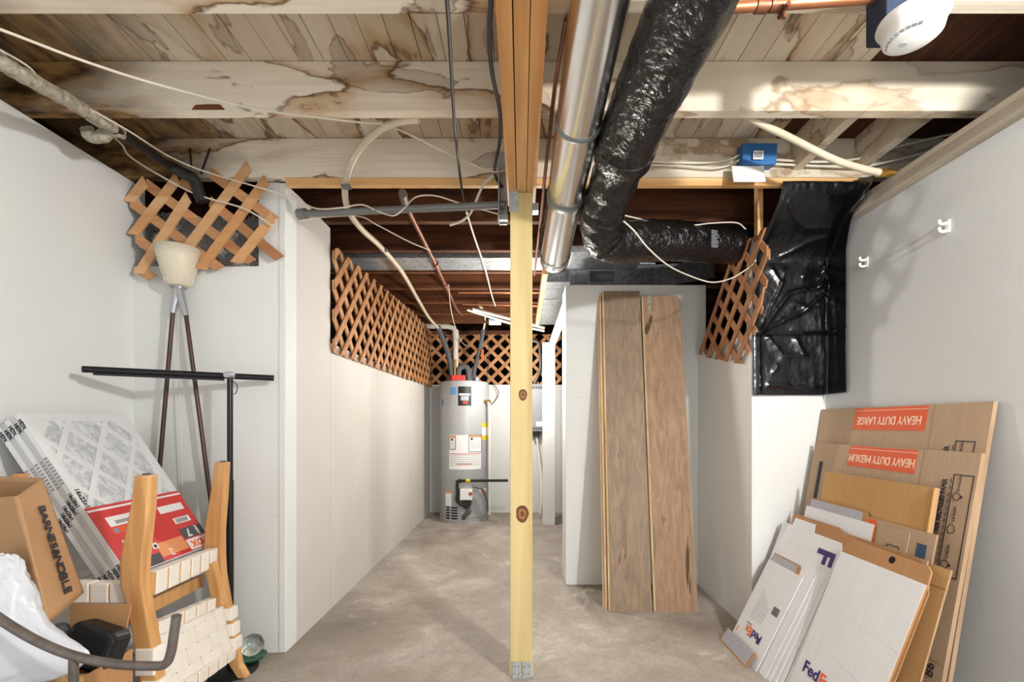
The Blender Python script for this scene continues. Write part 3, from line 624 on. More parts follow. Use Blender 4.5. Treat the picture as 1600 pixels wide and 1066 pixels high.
def sheet(u, v):
    """black sheeting: hung from the ledger, down the alcove face and round the corner"""
    t = sst(0, .30, v); k = max(0, (u-.72)/.28); uu = min(u, .72)/.72
    x = 1.120+.290*uu; x += (1.106+.346*uu-x)*sst(.13, .28, v)
    y = (1.963-.15*k)*(1-t)+(2.186-.155*k)*t; z = 2.052-.05*k*(1-sst(0, .2, v))+(1.150-2.052)*v
    h = .006*noise.noise((u*2.2+v*1.2, v*3, 3))+.0022*noise.noise((u*9, v*13, 1))+.0010*noise.noise((u*26, v*40, 2))
    q = Vector((u*.45+.008*noise.noise((u*5, v*8, 7)), v*.9+.008*noise.noise((u*5, v*8, 17))))
    for ln, hh, w in CREASES:
        best = 9; tt = 0
        for (a, b) in zip(ln, ln[1:]):
            A = Vector((a[0]*.45, a[1]*.9)); B = Vector((b[0]*.45, b[1]*.9)); d = B-A; s_ = max(0, min(1, (q-A).dot(d)/d.length_squared)); best = min(best, (q-A-d*s_).length)
        h += hh*math.exp(-(best/w)**1.3)
    h = max(0, h+.008)
    return Vector((x, y-h*(1-k*.8)-.004, z)) if u < .72 else Vector((x-h*.5, y-h*(1-k), z))
r = tag(MB().grid(sheet, 120, 170).build('plastic_sheet', 'plastic', None, smooth=True, solid=.0012), 'crinkled black plastic sheet hung over the right alcove corner', 'plastic sheet')
# hooks
for (x, y, l_) in ((1355, 410, 'small white wall hook nearer the black plastic sheet'), (1482, 354, 'small white wall hook higher up the right wall')):
    Y = (XR)*F_PX/(x-CX); c = P(x, y, Y); r = thing('wall_hook', l_, 'hook', tuple(c), 'white hooks on the right wall')
    MB().box(XR-.006, XR, c.y-.009, c.y+.009, c.z-.022, c.z+.022).build('back_plate', 'white', r, bevel=.002)
    for z in (.012, -.014): MB().tube(smoothpath([(XR-.004, c.y, c.z+z), (XR-.02, c.y, c.z+z-.004), (XR-.03, c.y, c.z+z), (XR-.032, c.y, c.z+z+.010)], 4), .005, 8).build('prong', 'white', r, smooth=True)
# ================================================================== WATER HEATER
hc = (-.617, 4.92); R = .263; ht = 1.462
r = thing('water_heater', 'tall grey gas water heater standing at the back of the passage', 'water heater', (hc[0], hc[1], 0))
MB().lathe((hc[0], hc[1], 0), [(R-.004, .012), (R, .02), (R, ht-.02), (R-.006, ht-.006), (R-.02, ht)], 64).build('tank', 'tank', r, smooth=True)
MB().lathe((hc[0], hc[1], 0), [(R-.012, .0), (R+.004, .0), (R+.004, .028), (R, .030)], 64).build('base_ring', 'tank', r, smooth=True)
def lb(nm, mat, x0, x1, y0, y1, th=.0015, par=None):
    """label by photo pixels on the tank front"""
    k = (hc[1]-R)/F_PX
    def an(x): return math.asin(max(-.999, min(.999, ((x-CX)*(hc[1]-R*.8)/F_PX-hc[0])/R)))
    return MB().patch(hc, R, an(x0), an(x1), CAMZ+(CY-y1)*k, CAMZ+(CY-y0)*k, th).build(nm, mat, par or r)
q = lb('brand_label', 'black', 717, 737, 604, 634); lb('label_border', 'paper', 718.5, 735.5, 615, 618, .002, q); lb('label_emblem', 'strip', 721, 733, 619, 626, .002, q); lb('label_mark', 'redl', 724, 731, 627, 631, .002, q)
lb('energy_label', 'lblue', 704.5, 714, 605, 616.5); lb('round_badge', 'strip', 688.5, 693, 620, 636); q = lb('badge_letter', 'blue', 689.2, 691.8, 623, 633, .0025)
q = lb('warning_label', 'paper', 702.5, 751, 680, 734)
for (x0, x1, y0, y1) in ((703, 713, 681, 703), (733, 752, 680, 707)):
    q2 = lb('framed_notice', 'ink', x0, x1, y0, y1, .0022, q); lb('notice_paper', 'paper', x0+.8, x1-.8, y0+.8, y1-.8, .0028, q2); lb('notice_heading', 'orangel', x0+1, x1-1, y0+1, y0+4, .0033, q2); lb('notice_picture', 'ink', x0+3, x0+6, y0+4.5, y0+8, .0036, q2)
    for i in range(4): lb('notice_line', 'inkgrey', x0+2, x1-2, y0+11+i*3, y0+11.6+i*3, .0036, q2)
for y in (709, 725): lb('red_line', 'red', 704 if y == 709 else 715, 750 if y == 709 else 738, y, y+1, .0022, q)
for i in range(6): lb('text_line', 'inkgrey', 704, 749, 712+i*3, 712.6+i*3, .0021, q)
q = lb('service_tag', 'paper', 752.5, 761, 661, 688); lb('tag_heading', 'yellow', 752.5, 761, 661, 668, .002, q); lb('tag_footer', 'yellow', 752.5, 761, 681, 688.5, .002, q)
lb('side_label', 'strip', 753, 760, 692, 731); q = lb('lower_notice', 'paper', 696, 706, 769, 792); lb('notice_heading', 'orangel', 696, 706, 769, 772, .002, q)
q = lb('lower_label', 'paper', 749, 758.5, 766, 792); lb('label_picture', 'orangel', 750, 757, 768, 780, .002, q)
lb('burner_door', 'tank', 722, 760, 772, 809, .004)
for x0, x1 in ((697, 703), (706, 716)):
    for i in range(5): lb('air_slot', 'dark', x0, x1, 793+i*4.2, 795.2+i*4.2, .001)
for i in range(5): lb('air_slot', 'dark', 761, 763.5, 790+i*4.2, 793+i*4.2, .001)
yf = hc[1]-R
def pb(x, y, o=0): return P(x, y, yf-o)
MB().box(pb(720, 0).x, pb(739, 0).x, yf-.075, yf+.03, pb(0, 780).z, pb(0, 763).z).build('gas_valve', 'white', r, bevel=.006)
m = MB(); c = pb(735, 772, .08); m.cyl(c, c+Vector((0, .012, 0)), .018, 16); sub(m.build('control_dial', 'redl', r), 'red control dial')
m = MB(); c = pb(729, 787, .03); m.cyl(c+Vector((0, .04, 0)), c-Vector((0, .03, 0)), .048, 20); m.build('valve_body', 'iron_d', r, smooth=True)
MB().tube(smoothpath([pb(730, 792, .03), pb(733, 800, .03), pb(726, 806, .02), pb(724, 810, .0)], 5), .022, 12).build('burner_tube', 'iron', r, smooth=True)
m = MB().tube(smoothpath([pb(718, 764, .05), pb(714, 780, .05), pb(720, 788, .05), pb(728, 790, .05)], 5), .018, 12); m.build('gas_hose', 'iron_d', r, smooth=True)
MB().tube(smoothpath([pb(738, 760, .04), pb(752, 764, .04), pb(760, 780, .0), pb(762, 798, -.03)], 6), .012, 10).build('flue_tube', 'galvd', r, smooth=True)
m = MB().tube([pb(715, 773, .05), pb(714.5, 755, .05), pb(717, 751.5, .05), pb(794, 751, .05)], .014, 12); m.cyl(pb(713, 754, .05), pb(720, 751, .05), .02, 12); m.build('gas_pipe', 'iron_d', r, smooth=True)
MB().cyl(pb(728, 751.3, .05), pb(735, 751.3, .05), .017, 12).build('yellow_tag', 'yellow', r)
cc = (hc[0]+R*.93, hc[1]-R*.55)
m = MB().tube([(cc[0]+.02, cc[1], 1.24), (cc[0]+.035, cc[1], 1.2), (cc[0]+.035, cc[1], .06)], .014, 12); m.build('overflow_pipe', 'pvc', r, smooth=True)
MB().cyl((cc[0]-.01, cc[1]-.0, 1.25), (cc[0]+.05, cc[1]-.0, 1.25), .016, 10).build('relief_valve', 'brass', r)
tp = lambda x, y: P(x, y, 4.85)
m = MB().box(tp(706, 0).x, tp(727, 0).x, 4.82, 4.96, ht, ht+.07); sub(m.build('intake_box', 'redl', r, bevel=.006), 'red intake fitting')
MB().tube(smoothpath([tp(716, 592), tp(717, 578), tp(724, 573), tp(731, 577), tp(733, 595)], 6), .03, 16).build('draft_elbow', 'rubber', r, smooth=True)
MB().cyl((hc[0]+.13, 4.95, ht-.002), (hc[0]+.13, 4.95, ht+.05), .03, 16).build('outlet_nipple', 'galv', r)
MB().cyl(tp(711, 592), tp(711, 562), .014, 10).build('shutoff_valve', 'brass', r)
# wall unit and pipes at the right of the passage
r = thing('wall_cabinet', 'small grey metal cabinet on the back wall right of the post', 'cabinet', (.12, 5.15, .93))
MB().box(-.03, .262, 5.05, 5.198, .93, 1.455).build('body', 'greybox', r, bevel=.006)
m = MB()
for i in range(6): m.box(.12+i*.02, .13+i*.02, 5.046, 5.05, 1.40, 1.435); m.box(.12+i*.02, .13+i*.02, 5.046, 5.05, .945, .975)
m.build('louvre', 'ink', r); MB().box(.16, .235, 5.046, 5.05, .985, 1.04).build('label', 'paper', r)
MB().box(.13, .20, 5.08, 5.16, .87, .93).build('cable_gland', 'black', r)
tag(MB().tube(smoothpath([(.17, 5.12, .87), (.19, 5.1, .70), (.215, 5.0, .45), (.215, 4.9, .20), (.20, 4.88, .05)], 6), .014, 10).build('white_pipe', 'pvc', None, smooth=True), 'white pipe dropping from the grey cabinet to the floor', 'pipe')
tag(MB().tube(smoothpath([(.12, 5.12, 1.95), (.19, 5.12, 1.92), (.205, 5.12, 1.8), (.205, 5.12, 1.62), (.14, 5.12, 1.46)], 6), .014, 10).build('grey_pipe', 'steel', None, smooth=True), 'pale conduit curving down into the grey cabinet', 'pipe')
# ================================================================== PLANKS
def plank(x0, x1, yb, zt, yt, c, skew, mat, label, w_=None):
    v = Vector((skew, yt-yb, zt)); L = v.length; f = Fr((x0, yb, .001), (1, 0, 0), v)
    f = Fr(f.o, f.u, v); f.v = v.normalized(); f.n = f.u.cross(f.v).normalized()
    r = thing('floor_plank', label, 'plank', tuple(f.o), 'flooring planks leaning on the closet')
    w = x1-x0
    MB().fbox(f, 0, w, 0, L, c-.013, c).build('veneer_core', 'plankedge', r)
    m = MB().fbox(f, .003, w*.49, .002, L-.002, c, c+.003).fbox(f, w*.49+.002, w-.002, .002, L-.002, c, c+.003); m.build('oak_face', mat, r, bevel=.0008)
    MB().fbox(f, -.006, 0, .004, L-.004, c-.010, c-.005).build('tongue', 'plankedge', r)
    return f
plank(.452, .672, 2.455, 1.80, 2.808, -.034, .030, 'plank', 'oak plank leaning on the white closet, rearmost of the left stack')
plank(.460, .682, 2.452, 1.815, 2.808, -.0175, .030, 'plank2', 'oak plank leaning on the white closet, middle one of the left stack')
plank(.476, .700, 2.448, 1.83, 2.806, 0, .028, 'plank', 'greyish oak plank with dark knots, front of the left stack')
plank(.735, .955, 2.445, 1.79, 2.800, -.0175, .026, 'plank', 'oak plank leaning on the white closet, behind the warm brown one')
f = plank(.718, .938, 2.438, 1.80, 2.796, 0, .026, 'plank2', 'warm brown oak plank, front of the right stack')
root_ = [o for o in bpy.data.objects if o.get('label', '').startswith('warm brown oak plank')][0]
sub(MB().fbox(f, .025, .05, 1.72, 1.835, .003, .0042).build('masking_tape', 'crust', root_), 'strip of pale masking tape')
# ================================================================== FLAT BOXES AND MAILERS ON THE RIGHT
def pframe(y0, xb, xt, zt, zb=.001):
    return Fr((xb, y0, zb), (0, -1, 0), (xt-xb, 0, zt-zb))
def panel(name, label, cat, y0, y1, xb, xt, zt, t, mat, group=None, edge=None, zb=.001, notch=None):
    f = pframe(y0, xb, xt, zt, zb); w = y0-y1; h = math.hypot(xt-xb, zt-zb)
    r = thing(name, label, cat, tuple(f.o), group)
    MB().fbox(f, 0, w, 0, h, -t, -.0012).build('body', edge or mat, r)
    poly = [(0, 0), (w, 0), (w, h), (0, h)] if notch is None else notch(w, h)
    MB().prism(f, poly, -.0011, 0).build('face', mat, r)
    return r, f, w, h
def banner(r, f, a0, a1, b0, b1, s, size):
    q = MB().fbox(f, a0, a1, b0, b1, .0003, .0009).build('orange_banner', 'orange', r)
    MB().fbox(f, a0, a1, b1-.012, b1-.0095, .0009, .0013).build('thin_line', 'letter', q)
    text(s, f, (a0+a1)/2, (b0+b1-.012)/2, size, 'letter', q, rot=PI, bold=.0010, sx=.74)
def recycled(r, f, a, b0):
    """upright printing that reads upwards, with a frame of small icons"""
    text('MADE FROM 100% RECYCLED PAPER', f, a+.014, b0, .024, 'ink', r, rot=PI/2, bold=.0004, sx=.72)
    m = MB()
    for k in range(14): m.fbox(f, a+.0325, a+.0345, b0-.15+k*.0215, b0-.135+k*.0215, .0004, .0009)
    m.build('small_print', 'ink', r)
    m = MB(); A0, A1, B0, B1 = a+.040, a+.105, b0-.16, b0+.16
    for q in ((A0, A1, B0, B0+.003), (A0, A1, B1-.003, B1), (A0, A0+.003, B0, B1), (A1-.003, A1, B0, B1)): m.fbox(f, *q, .0004, .001)
    m.build('printed_frame', 'ink', r)
    for k, b in enumerate((b0-.125, b0-.015, b0+.09)):
        m = MB(); seg = 20
        for i in range(seg):
            w0, w1 = 2*PI*i/seg, 2*PI*(i+1)/seg; rr = lambda w: .011*(1+(.5*max(0, math.cos(w-PI/2))**6 if k == 1 else 0))
            pts = [(a+.060+q*math.cos(w), b+q*math.sin(w)) for q, w in ((rr(w0), w0), (rr(w0)+.002, w0), (rr(w1)+.002, w1), (rr(w1), w1))]
            m.prism(f, pts, .0004, .001)
        if k != 1: m.fbox(f, a+.072, a+.078, b-.004, b+.004, .0004, .001)
        m.build('printed_icon', 'ink', r)
    for b, s in ((b0-.085, '1.2 MILLION'), (b0+.035, '218 MILLION'), (b0+.132, '27.4 MILLION')): text(s, f, a+.064, b, .0085, 'ink', r, name='small_print', rot=PI/2)
gb = 'flattened moving boxes'
r, f, w, h = panel('flat_moving_box', 'grey-brown flattened box printed HEAVY DUTY LARGE, tallest against the right wall', 'box', 2.18, 1.385, 1.262, 1.438, 1.08, .013, 'card', gb, 'cardedge')
banner(r, f, .225, .575, h-.095, h-.004, 'HEAVY DUTY LARGE', .045); recycled(r, f, .655, h-.285)
MB().fbox(f, .60, .604, 0, h, .0001, .0006).build('crease', 'cardedge', r)
MB().fbox(f, 0, w, .30, .304, .0001, .0006).build('fold', 'cardb', r)
r, f, w, h = panel('flat_moving_box', 'grey-brown flattened box printed HEAVY DUTY MEDIUM', 'box', 2.15, 1.372, 1.226, 1.388, .923, .013, 'card', gb, 'cardedge')
banner(r, f, .23, .56, h-.088, h-.004, 'HEAVY DUTY MEDIUM', .043); recycled(r, f, .664, h-.232)
MB().fbox(f, .585, .589, 0, h, .0001, .0006).build('crease', 'cardedge', r)
MB().fbox(f, 0, w, .28, .284, .0001, .0006).build('fold', 'cardb', r)
m = MB().fbox(f, .055, .078, h-.34, h-.085, .0004, .001); m.build('dark_stripe', 'ink', r)
text('86', f, .735, .25, .045, 'ink', r, rot=PI/2); text('ACTIONS', f, .738, h-.455, .024, 'ink', r, rot=PI/2, bold=.0006, sx=.7)
r, f, w, h = panel('flat_carton', 'plain tan flattened carton folded in two, before the medium box', 'box', 1.985, 1.450, 1.195, 1.325, .806, .009, 'cardt', None, 'cardedge')
MB().tube([f.p(w-.002, 0, .004), f.p(w-.002, h, .004)], .006, 10).build('folded_edge', 'cardt', r, smooth=True)
r, f, w, h = panel('flat_carton', 'small flattened carton with an orange print and a dark blue mark', 'box', 1.75, 1.415, 1.165, 1.291, .665, .006, 'card', None, 'cardedge')
q = MB().fbox(f, .0, .10, h-.10, h-.004, .0003, .0009).build('orange_print', 'orange', r); text('M', f, .075, h-.06, .035, 'letter', q, rot=PI)
MB().fbox(f, .115, .245, .05, h-.015, .0012, .004).build('flap', 'card', r); text('PER', f, .15, h-.10, .024, 'ink', r, rot=PI/2, c=.0046, bold=.0006)
m = MB()
for q in ((.165, .215, h-.075, h-.072), (.165, .168, h-.13, h-.075), (.212, .215, h-.13, h-.075)): m.fbox(f, *q, .0042, .0048)
m.build('printed_frame', 'ink', r)
lb_ = MB().fbox(f, .275, .31, h-.14, h-.04, .0004, .001).build('blue_mark', 'greybox', r); M['navy'] = plain('navy_ink', '#2f4a68', .6); lb_.data.materials[0] = M['navy']
def strip(r, f, w, h, a0=.02, a1=None, hh=.038):
    a1 = a1 or w*.80
    MB().prism(f, [(a0-.006, h), (a0-.002, h+hh), (a1, h+hh), (a1+.012, h+hh-.012), (a1+.016, h)], -.006, -.0035).build('brown_flap', 'cardb', r)
    MB().prism(f, [(a0, h), (a0+.002, h+hh-.006), (a1-.012, h+hh-.006), (a1-.012, h)], -.0034, -.0025).build('adhesive_strip', 'strip', r)
r, f, w, h = panel('cardboard_mailer', 'white mailer with grey strip directly before the tan carton', 'mailer', 2.044, 1.655, 1.125, 1.281, .645, .007, 'cardw', None, 'cardb'); strip(r, f, w, h, .015, w*.86, .04)
r, f, w, h = panel('flat_brown_box', 'long brown flattened box behind the white mailers', 'box', 2.09, 1.40, 1.085, 1.248, .590, .006, 'cardb', None, 'cardedge', notch=lambda w, h: [(0, 0), (w, 0), (w, h-.02), (w-.02, h), (.33, h), (.30, h+.012), (.02, h+.012), (0, h)])
r, f, w, h = panel('flat_brown_box', 'brown flattened box sticking out right of the big white mailer', 'box', 1.64, 1.337, 1.10, 1.262, .58, .006, 'cardt', None, 'cardedge'); 
MB().fbox(f, 0, w, h-.06, h-.057, .0001, .0006).build('fold', 'cardb', r)
r, f, w, h = panel('cardboard_mailer', 'white mailer with one big purple letter F and a tab', 'mailer', 2.142, 1.739, 1.025, 1.233, .552, .005, 'cardw', None, 'cardb', notch=lambda w, h: [(0, 0), (w, 0), (w, h-.02), (w-.015, h), (.225, h), (.215, h+.035), (.075, h+.035), (.07, h), (0, h)])
text('F', f, w-.075, h-.075, .135, 'purple', r, rot=-PI/2, bold=.004)
def fedex(f, a, b, size, r, rot):
    co, si = math.cos(rot), math.sin(rot)
    text('Fed', f, a, b, size, 'purple', r, rot=rot, align='RIGHT', bold=size*.02); g = size*.02
    text('Ex', f, a+g*co, b+g*si, size, 'fedexor', r, rot=rot, align='LEFT', bold=size*.02)
r, f, w, h = panel('cardboard_mailer', 'white mailer with grey strip just before the purple letter F', 'mailer', 2.105, 1.777, 1.0, 1.205, .465, .004, 'cardw', None, 'cardb'); strip(r, f, w, h, .02, w*.80)
nms = ['first thin white mailer fanned out behind the front one', 'second thin white mailer fanned out behind the front one', 'third thin white mailer fanned out behind the front one', 'fourth thin white mailer fanned out behind the front one', 'fifth thin white mailer fanned out, rearmost']
for i in range(1, 6):
    t = i/6; xb = .958+.042*t; sl = .50*(1-t)+.43*t; zt = .395+.05*t
    r, f, w, h = panel('cardboard_mailer', nms[i-1], 'mailer', 2.10-.01*i, 1.825-.022*i, xb, xb+sl*zt, zt, .003, 'cardw', 'thin white mailers fanned out on the floor', 'cardw')
r, f, w, h = panel('cardboard_mailer', 'frontmost small white mailer with bar code and upside-down orange and purple print', 'mailer', 2.11, 1.855, .955, 1.147, .385, .004, 'cardw', None, 'cardw')
strip(r, f, w, h, .015, w*.80)
f2 = Fr(f.o-f.n*.012-f.v*.004, f.u, f.v)
r2 = thing('cardboard_mailer', 'grey strip and brown flap end of a mailer poking out under the front one', 'mailer', tuple(f.o))
fl = Fr((.925, 2.13, .001), (0, -1, 0), (.06, 0, .09)); MB().fbox(fl, 0, .25, 0, .07, -.004, -.0012).build('brown_flap', 'cardb', r2); MB().fbox(fl, .01, .235, .008, .07, -.0012, 0).build('adhesive_strip', 'strip', r2)
fedex(f, .125, .110, .052, r, PI-.0); text('Express', f, .085, .135, .014, 'inkgrey', r, name='small_print', rot=PI)
m = MB()
for i in range(9): m.fbox(f, w-.075+i*.005, w-.0725+i*.005, h-.20, h-.165, .0003, .0008)
m.build('bar_code', 'ink', r)
m = MB()
for i in range(6): m.fbox(f, .07+i*.016, .072+i*.016, .16, .30-.012*i, .0003, .0008)
m.build('text_line', 'inkgrey', r); text('!', f, .02, .085, .035, 'fedexor', r, rot=PI, bold=.001); MB().fbox(f, w-.08, w-.065, .09, .115, .0003, .0009).build('small_mark', 'ink', r)
r, f, w, h = panel('cardboard_mailer', 'large creased white mailer with brown top flap, facing the camera at front right', 'mailer', 1.703, 1.344, .985, 1.195, .535, .012, 'cardw', None, 'cardb')
q = MB().prism(f, [(0, h), (w, h), (w-.004, h+.04), (w-.02, h+.055), (.02, h+.06), (0, h+.045)], -.009, -.004).build('top_flap', 'cardb', r); MB().lathe(f.p(w*.60, h+.035, -.0039), [(.012, 0), (.012, .0006)], 20, f.n).build('thumb_hole', 'dark', q)
MB().prism(f, [(w-.02, 0), (w+.012, 0), (w+.008, h-.02), (w-.005, h)], -.011, -.0125+.004).build('side_flap', 'cardb', r)
m = MB()
for b0, b1 in ((h*.42, h*.35), (h*.66, h*.62), (h*.24, h*.14)): m.prism(f, [(0.0, b0), (w, b1), (w, b1+.0016), (0, b0+.0016)], .0, .0006)
m.build('crease', 'cardw', r)
fedex(f, .120, .135, .058, r, 0); text('Express', f, .15, .095, .018, 'inkgrey', r, name='small_print')
# ================================================================== FLOOR LAMP AND T-SHAPED STAND
YL = 1.955; a = P(279, 449, YL)
r = thing('floor_lamp', 'floor lamp with frosted bowl shade and two slim dark brown legs', 'lamp', (a.x, YL, 0))
sh = MB().tube([a+Vector((0, 0, z)) for z in (.0, .012, .06, .11, .165)], [.030, .042, .060, .073, .086], 40, cap=False); sh.build('lamp_shade', 'shade', r, smooth=True, solid=.003)
m = MB()
for i in range(14):
    w = 2*PI*i/14; m.cyl(a+Vector((.0455*math.cos(w), .0455*math.sin(w), .015)), a+Vector((.053*math.cos(w), .053*math.sin(w), .035)), .0022, 6)
m.build('shade_rib', 'shade', r)
m = MB()
for x, y in ((270, 489), (291, 494)): m.tube([a+Vector((0, 0, .004)), P(x, y, YL)], [.020, .012], 16)
m.cyl(a-Vector((0, 0, .006)), a+Vector((0, 0, .012)), .028, 20); sub(m.build('fork', 'silver', r, smooth=True), 'silver metal fork')
for p, q in (((270, 489), (-1.625, 0)), ((291, 494), (-1.245, 0))): MB().cyl(P(*p, YL), (q[0], YL, .0), .0085, 12).build('leg', 'legbrown', r, smooth=True)
MB().tube(smoothpath([a, P(278, 500, YL+.01), P(281, 640, YL+.02), P(286, 800, YL+.03)], 5), .002, 6).build('cord', 'wire', r)
bx, by = -1.195, 1.865
r = thing('light_bar_stand', 'black T-shaped stand with a long horizontal bar and round base', 'stand', (bx, by, 0))
MB().lathe((bx+.01, by, 0), [(.095, 0), (.095, .010), (.085, .016), (.02, .019)], 48).build('base', 'black', r, smooth=True)
zb = CAMZ+(CY-586)*by/F_PX
MB().cyl((bx, by, .015), (bx, by, .78), .0135, 16).build('lower_pole', 'black', r, smooth=True); MB().cyl((bx, by, .78), (bx, by, zb), .011, 16).build('upper_pole', 'black', r, smooth=True)
L0, L1 = P(129, 577, 1.675), P(428, 591, 1.965); d = L1-L0; L1 = L0+d
MB().tube([L0, L1], .0125, 16).build('bar', 'black', r, smooth=True)
fr = Fr(L0, d, (0, 0, 1)); LN = d.length; MB().fbox(fr, .03, LN-.18, -.02, -.011, -.012, .008).build('light_strip', 'black', r, bevel=.002)
MB().cyl(Vector((bx, by-.022, zb)), Vector((bx, by+.012, zb)), .014, 16).build('joint_knob', 'silver', r, smooth=True)
MB().tube(smoothpath([(bx+.012, by-.01, zb-.02), (bx+.035, by-.01, zb-.045), (bx+.03, by-.01, zb-.075), (bx+.01, by-.008, zb-.08)], 5), .0018, 6).build('cord', 'wireb', r)
g = (-1.14, 1.925)
r = thing('glass_globe', 'clear glass globe on a green dish at the foot of the black stand', 'ornament', (g[0], g[1], .017))
MB().lathe((g[0], g[1], .020), [(.02, 0), (.05, .004), (.056, .012), (.05, .012), (.02, .006)], 32).build('dish', 'green', r, smooth=True)
MB().lathe((g[0], g[1], .032), [(.012, 0), (.034, .012), (.046, .035), (.046, .05), (.034, .075), (.012, .088)], 28).build('globe', 'glass', r, smooth=True)
# ================================================================== AIR FILTERS
FO, FU, FV = Vector((-1.262, 1.462, .520)), Vector((0, 1, 0)), Vector((-.372, .0, .550)).normalized()
FW, FL = .40, .637
flab = ['pleated air filter with a red sales sheet, front of the leaning stack', 'second air filter from the front of the leaning stack', 'middle air filter of the leaning stack', 'air filter second from the back of the leaning stack', 'air filter rearmost in the stack, touching the left wall']
for i in range(5):
    f = Fr(FO, FU, FV); f.o = f.p(0, 0, -.0185*i)-f.v*.004*(i % 2)
    r = thing('air_filter', flab[i], 'air filter', tuple(f.o), 'air filters leaning on the left wall')
    m = MB(); B = .032
    for q in ((0, FW, 0, B), (0, FW, FL-B, FL), (0, B, B, FL-B), (FW-B, FW, B, FL-B)): m.fbox(f, *q, -.0175, 0)
    m.build('frame', 'foil' if i in (1, 3) else 'cardw', r, bevel=.001)
    MB().fbox(f, B-.002, FW-B+.002, B-.002, FL-B+.002, -.014, -.007).build('pleated_media', 'pleat', r)
    if i == 0:
        m = MB(); reg = [(B-.004, B-.004), (FW-B+.004, B-.004), (FW-B+.004, FL-B+.004), (B-.004, FL-B+.004)]
        for sg in (1, -1):
            an = math.radians(52)*sg; dd = (math.cos(an), math.sin(an)); nn = (-dd[1], dd[0])
            for k_ in range(-12, 13):
                cx, cy = .20+nn[0]*(k_+.5)*.112, .40+nn[1]*(k_+.5)*.112
                pl = clip([(cx+s*dd[0]*2+t*nn[0]*.009, cy+s*dd[1]*2+t*nn[1]*.009) for s, t in ((-1, -1), (1, -1), (1, 1), (-1, 1))], reg)
                if len(pl) > 2: m.prism(f, pl, -.0065, -.0006+.0002*sg)
        for cx, cy in ((B, B), (FW-B, B), (FW-B, FL-B), (B, FL-B)):
            sx, sy = (1 if cx < .2 else -1), (1 if cy < .3 else -1); m.prism(f, [(cx, cy), (cx+sx*.05, cy), (cx, cy+sy*.06)], -.004, -.0003)
        m.build('grid_brace', 'cardw', r)
        q = MB().fbox(f, .003, FW-.001, .004, .262, .0006, .0016).build('sales_sheet', 'red', r); q['label'] = 'red printed sales sheet'
        MB().fbox(f, .003, FW-.001, .244, .252, .0016, .0022).build('white_band', 'paper', q)
        MB().fbox(f, .045, .185, .178, .215, .0016, .0022).build('white_box', 'paper', q); MB().fbox(f, .07, .175, .185, .198, .0022, .0026).build('small_print', 'inkgrey', q)
        MB().fbox(f, .04, .20, .150, .174, .0016, .0022).build('orange_box', 'orange', q); MB().fbox(f, .05, .062, .153, .170, .0022, .0026).build('blue_square', 'lblue', q)
        MB().fbox(f, .255, .375, .18, .21, .0016, .0022).build('white_box', 'paper', q); MB().fbox(f, .29, .37, .125, .15, .0016, .0022).build('white_box', 'paper', q)
        m = MB()
        for k_ in range(10): m.fbox(f, .30+k_*.006, .303+k_*.006, .129, .146, .0022, .0026)
        m.build('bar_code', 'ink', q)
        for k_ in range(6): MB().fbox(f, .05+.045*(k_ % 3), .073+.045*(k_ % 3), .10-.042*(k_//3), .123-.042*(k_//3), .0016, .0022).build('icon_tile', 'paper', q); MB().fbox(f, .056+.045*(k_ % 3), .067+.045*(k_ % 3), .104-.042*(k_//3), .116-.042*(k_//3), .0022, .0026).build('icon', 'ink', q)
        b_ = MB().fbox(f, .285, FW-.004, .058, .102, .0016, .0022).build('grey_box', 'greybox', q); b_.data.materials[0] = M['rubber']
        text('7', f, .32, .08, .045, 'paper', q, rot=PI, c=.0026, bold=.001); text('MERV', f, .368, .08, .017, 'paper', q, rot=PI/2, c=.0026, bold=.0006)
        w_ = MB().fbox(f, .285, FW-.004, .008, .052, .0016, .0022).build('white_box', 'paper', q); text('HDX', f, .342, .03, .038, 'fedexor', q, rot=PI, c=.0026, bold=.0015)
        MB().fbox(f, .003, .15, .004, .042, .0016, .0022).build('grey_box', 'rubber', q); text('2', f, .20, .03, .04, 'paper', q, rot=PI, c=.0022)
        MB().fbox(f, .155, .28, .02, .075, .0016, .0020).build('orange_glow_picture', 'orangel', q)
        text('16x25x1', f, .018, .30, .022, 'ink', r, rot=-PI/2, bold=.0004)
    e = Fr(f.p(0, FL, -.009), -f.v, f.n)            # near edge, reading downwards
    text('HDX', e, .04, 0, .016, 'ink', r, rot=0, bold=.0005); text('HDX', e, FL-.035, 0, .016, 'ink', r, rot=0, bold=.0005)
    text('16x25x1', e, .335+.012*i, 0, .016, 'ink', r, bold=.0004)
    m = MB()
    for k_ in range(9): m.fbox(e, .17+k_*.012, .177+k_*.012, -.006, .006, .0002, .0007)
    m.build('edge_print', 'inkgrey', r)
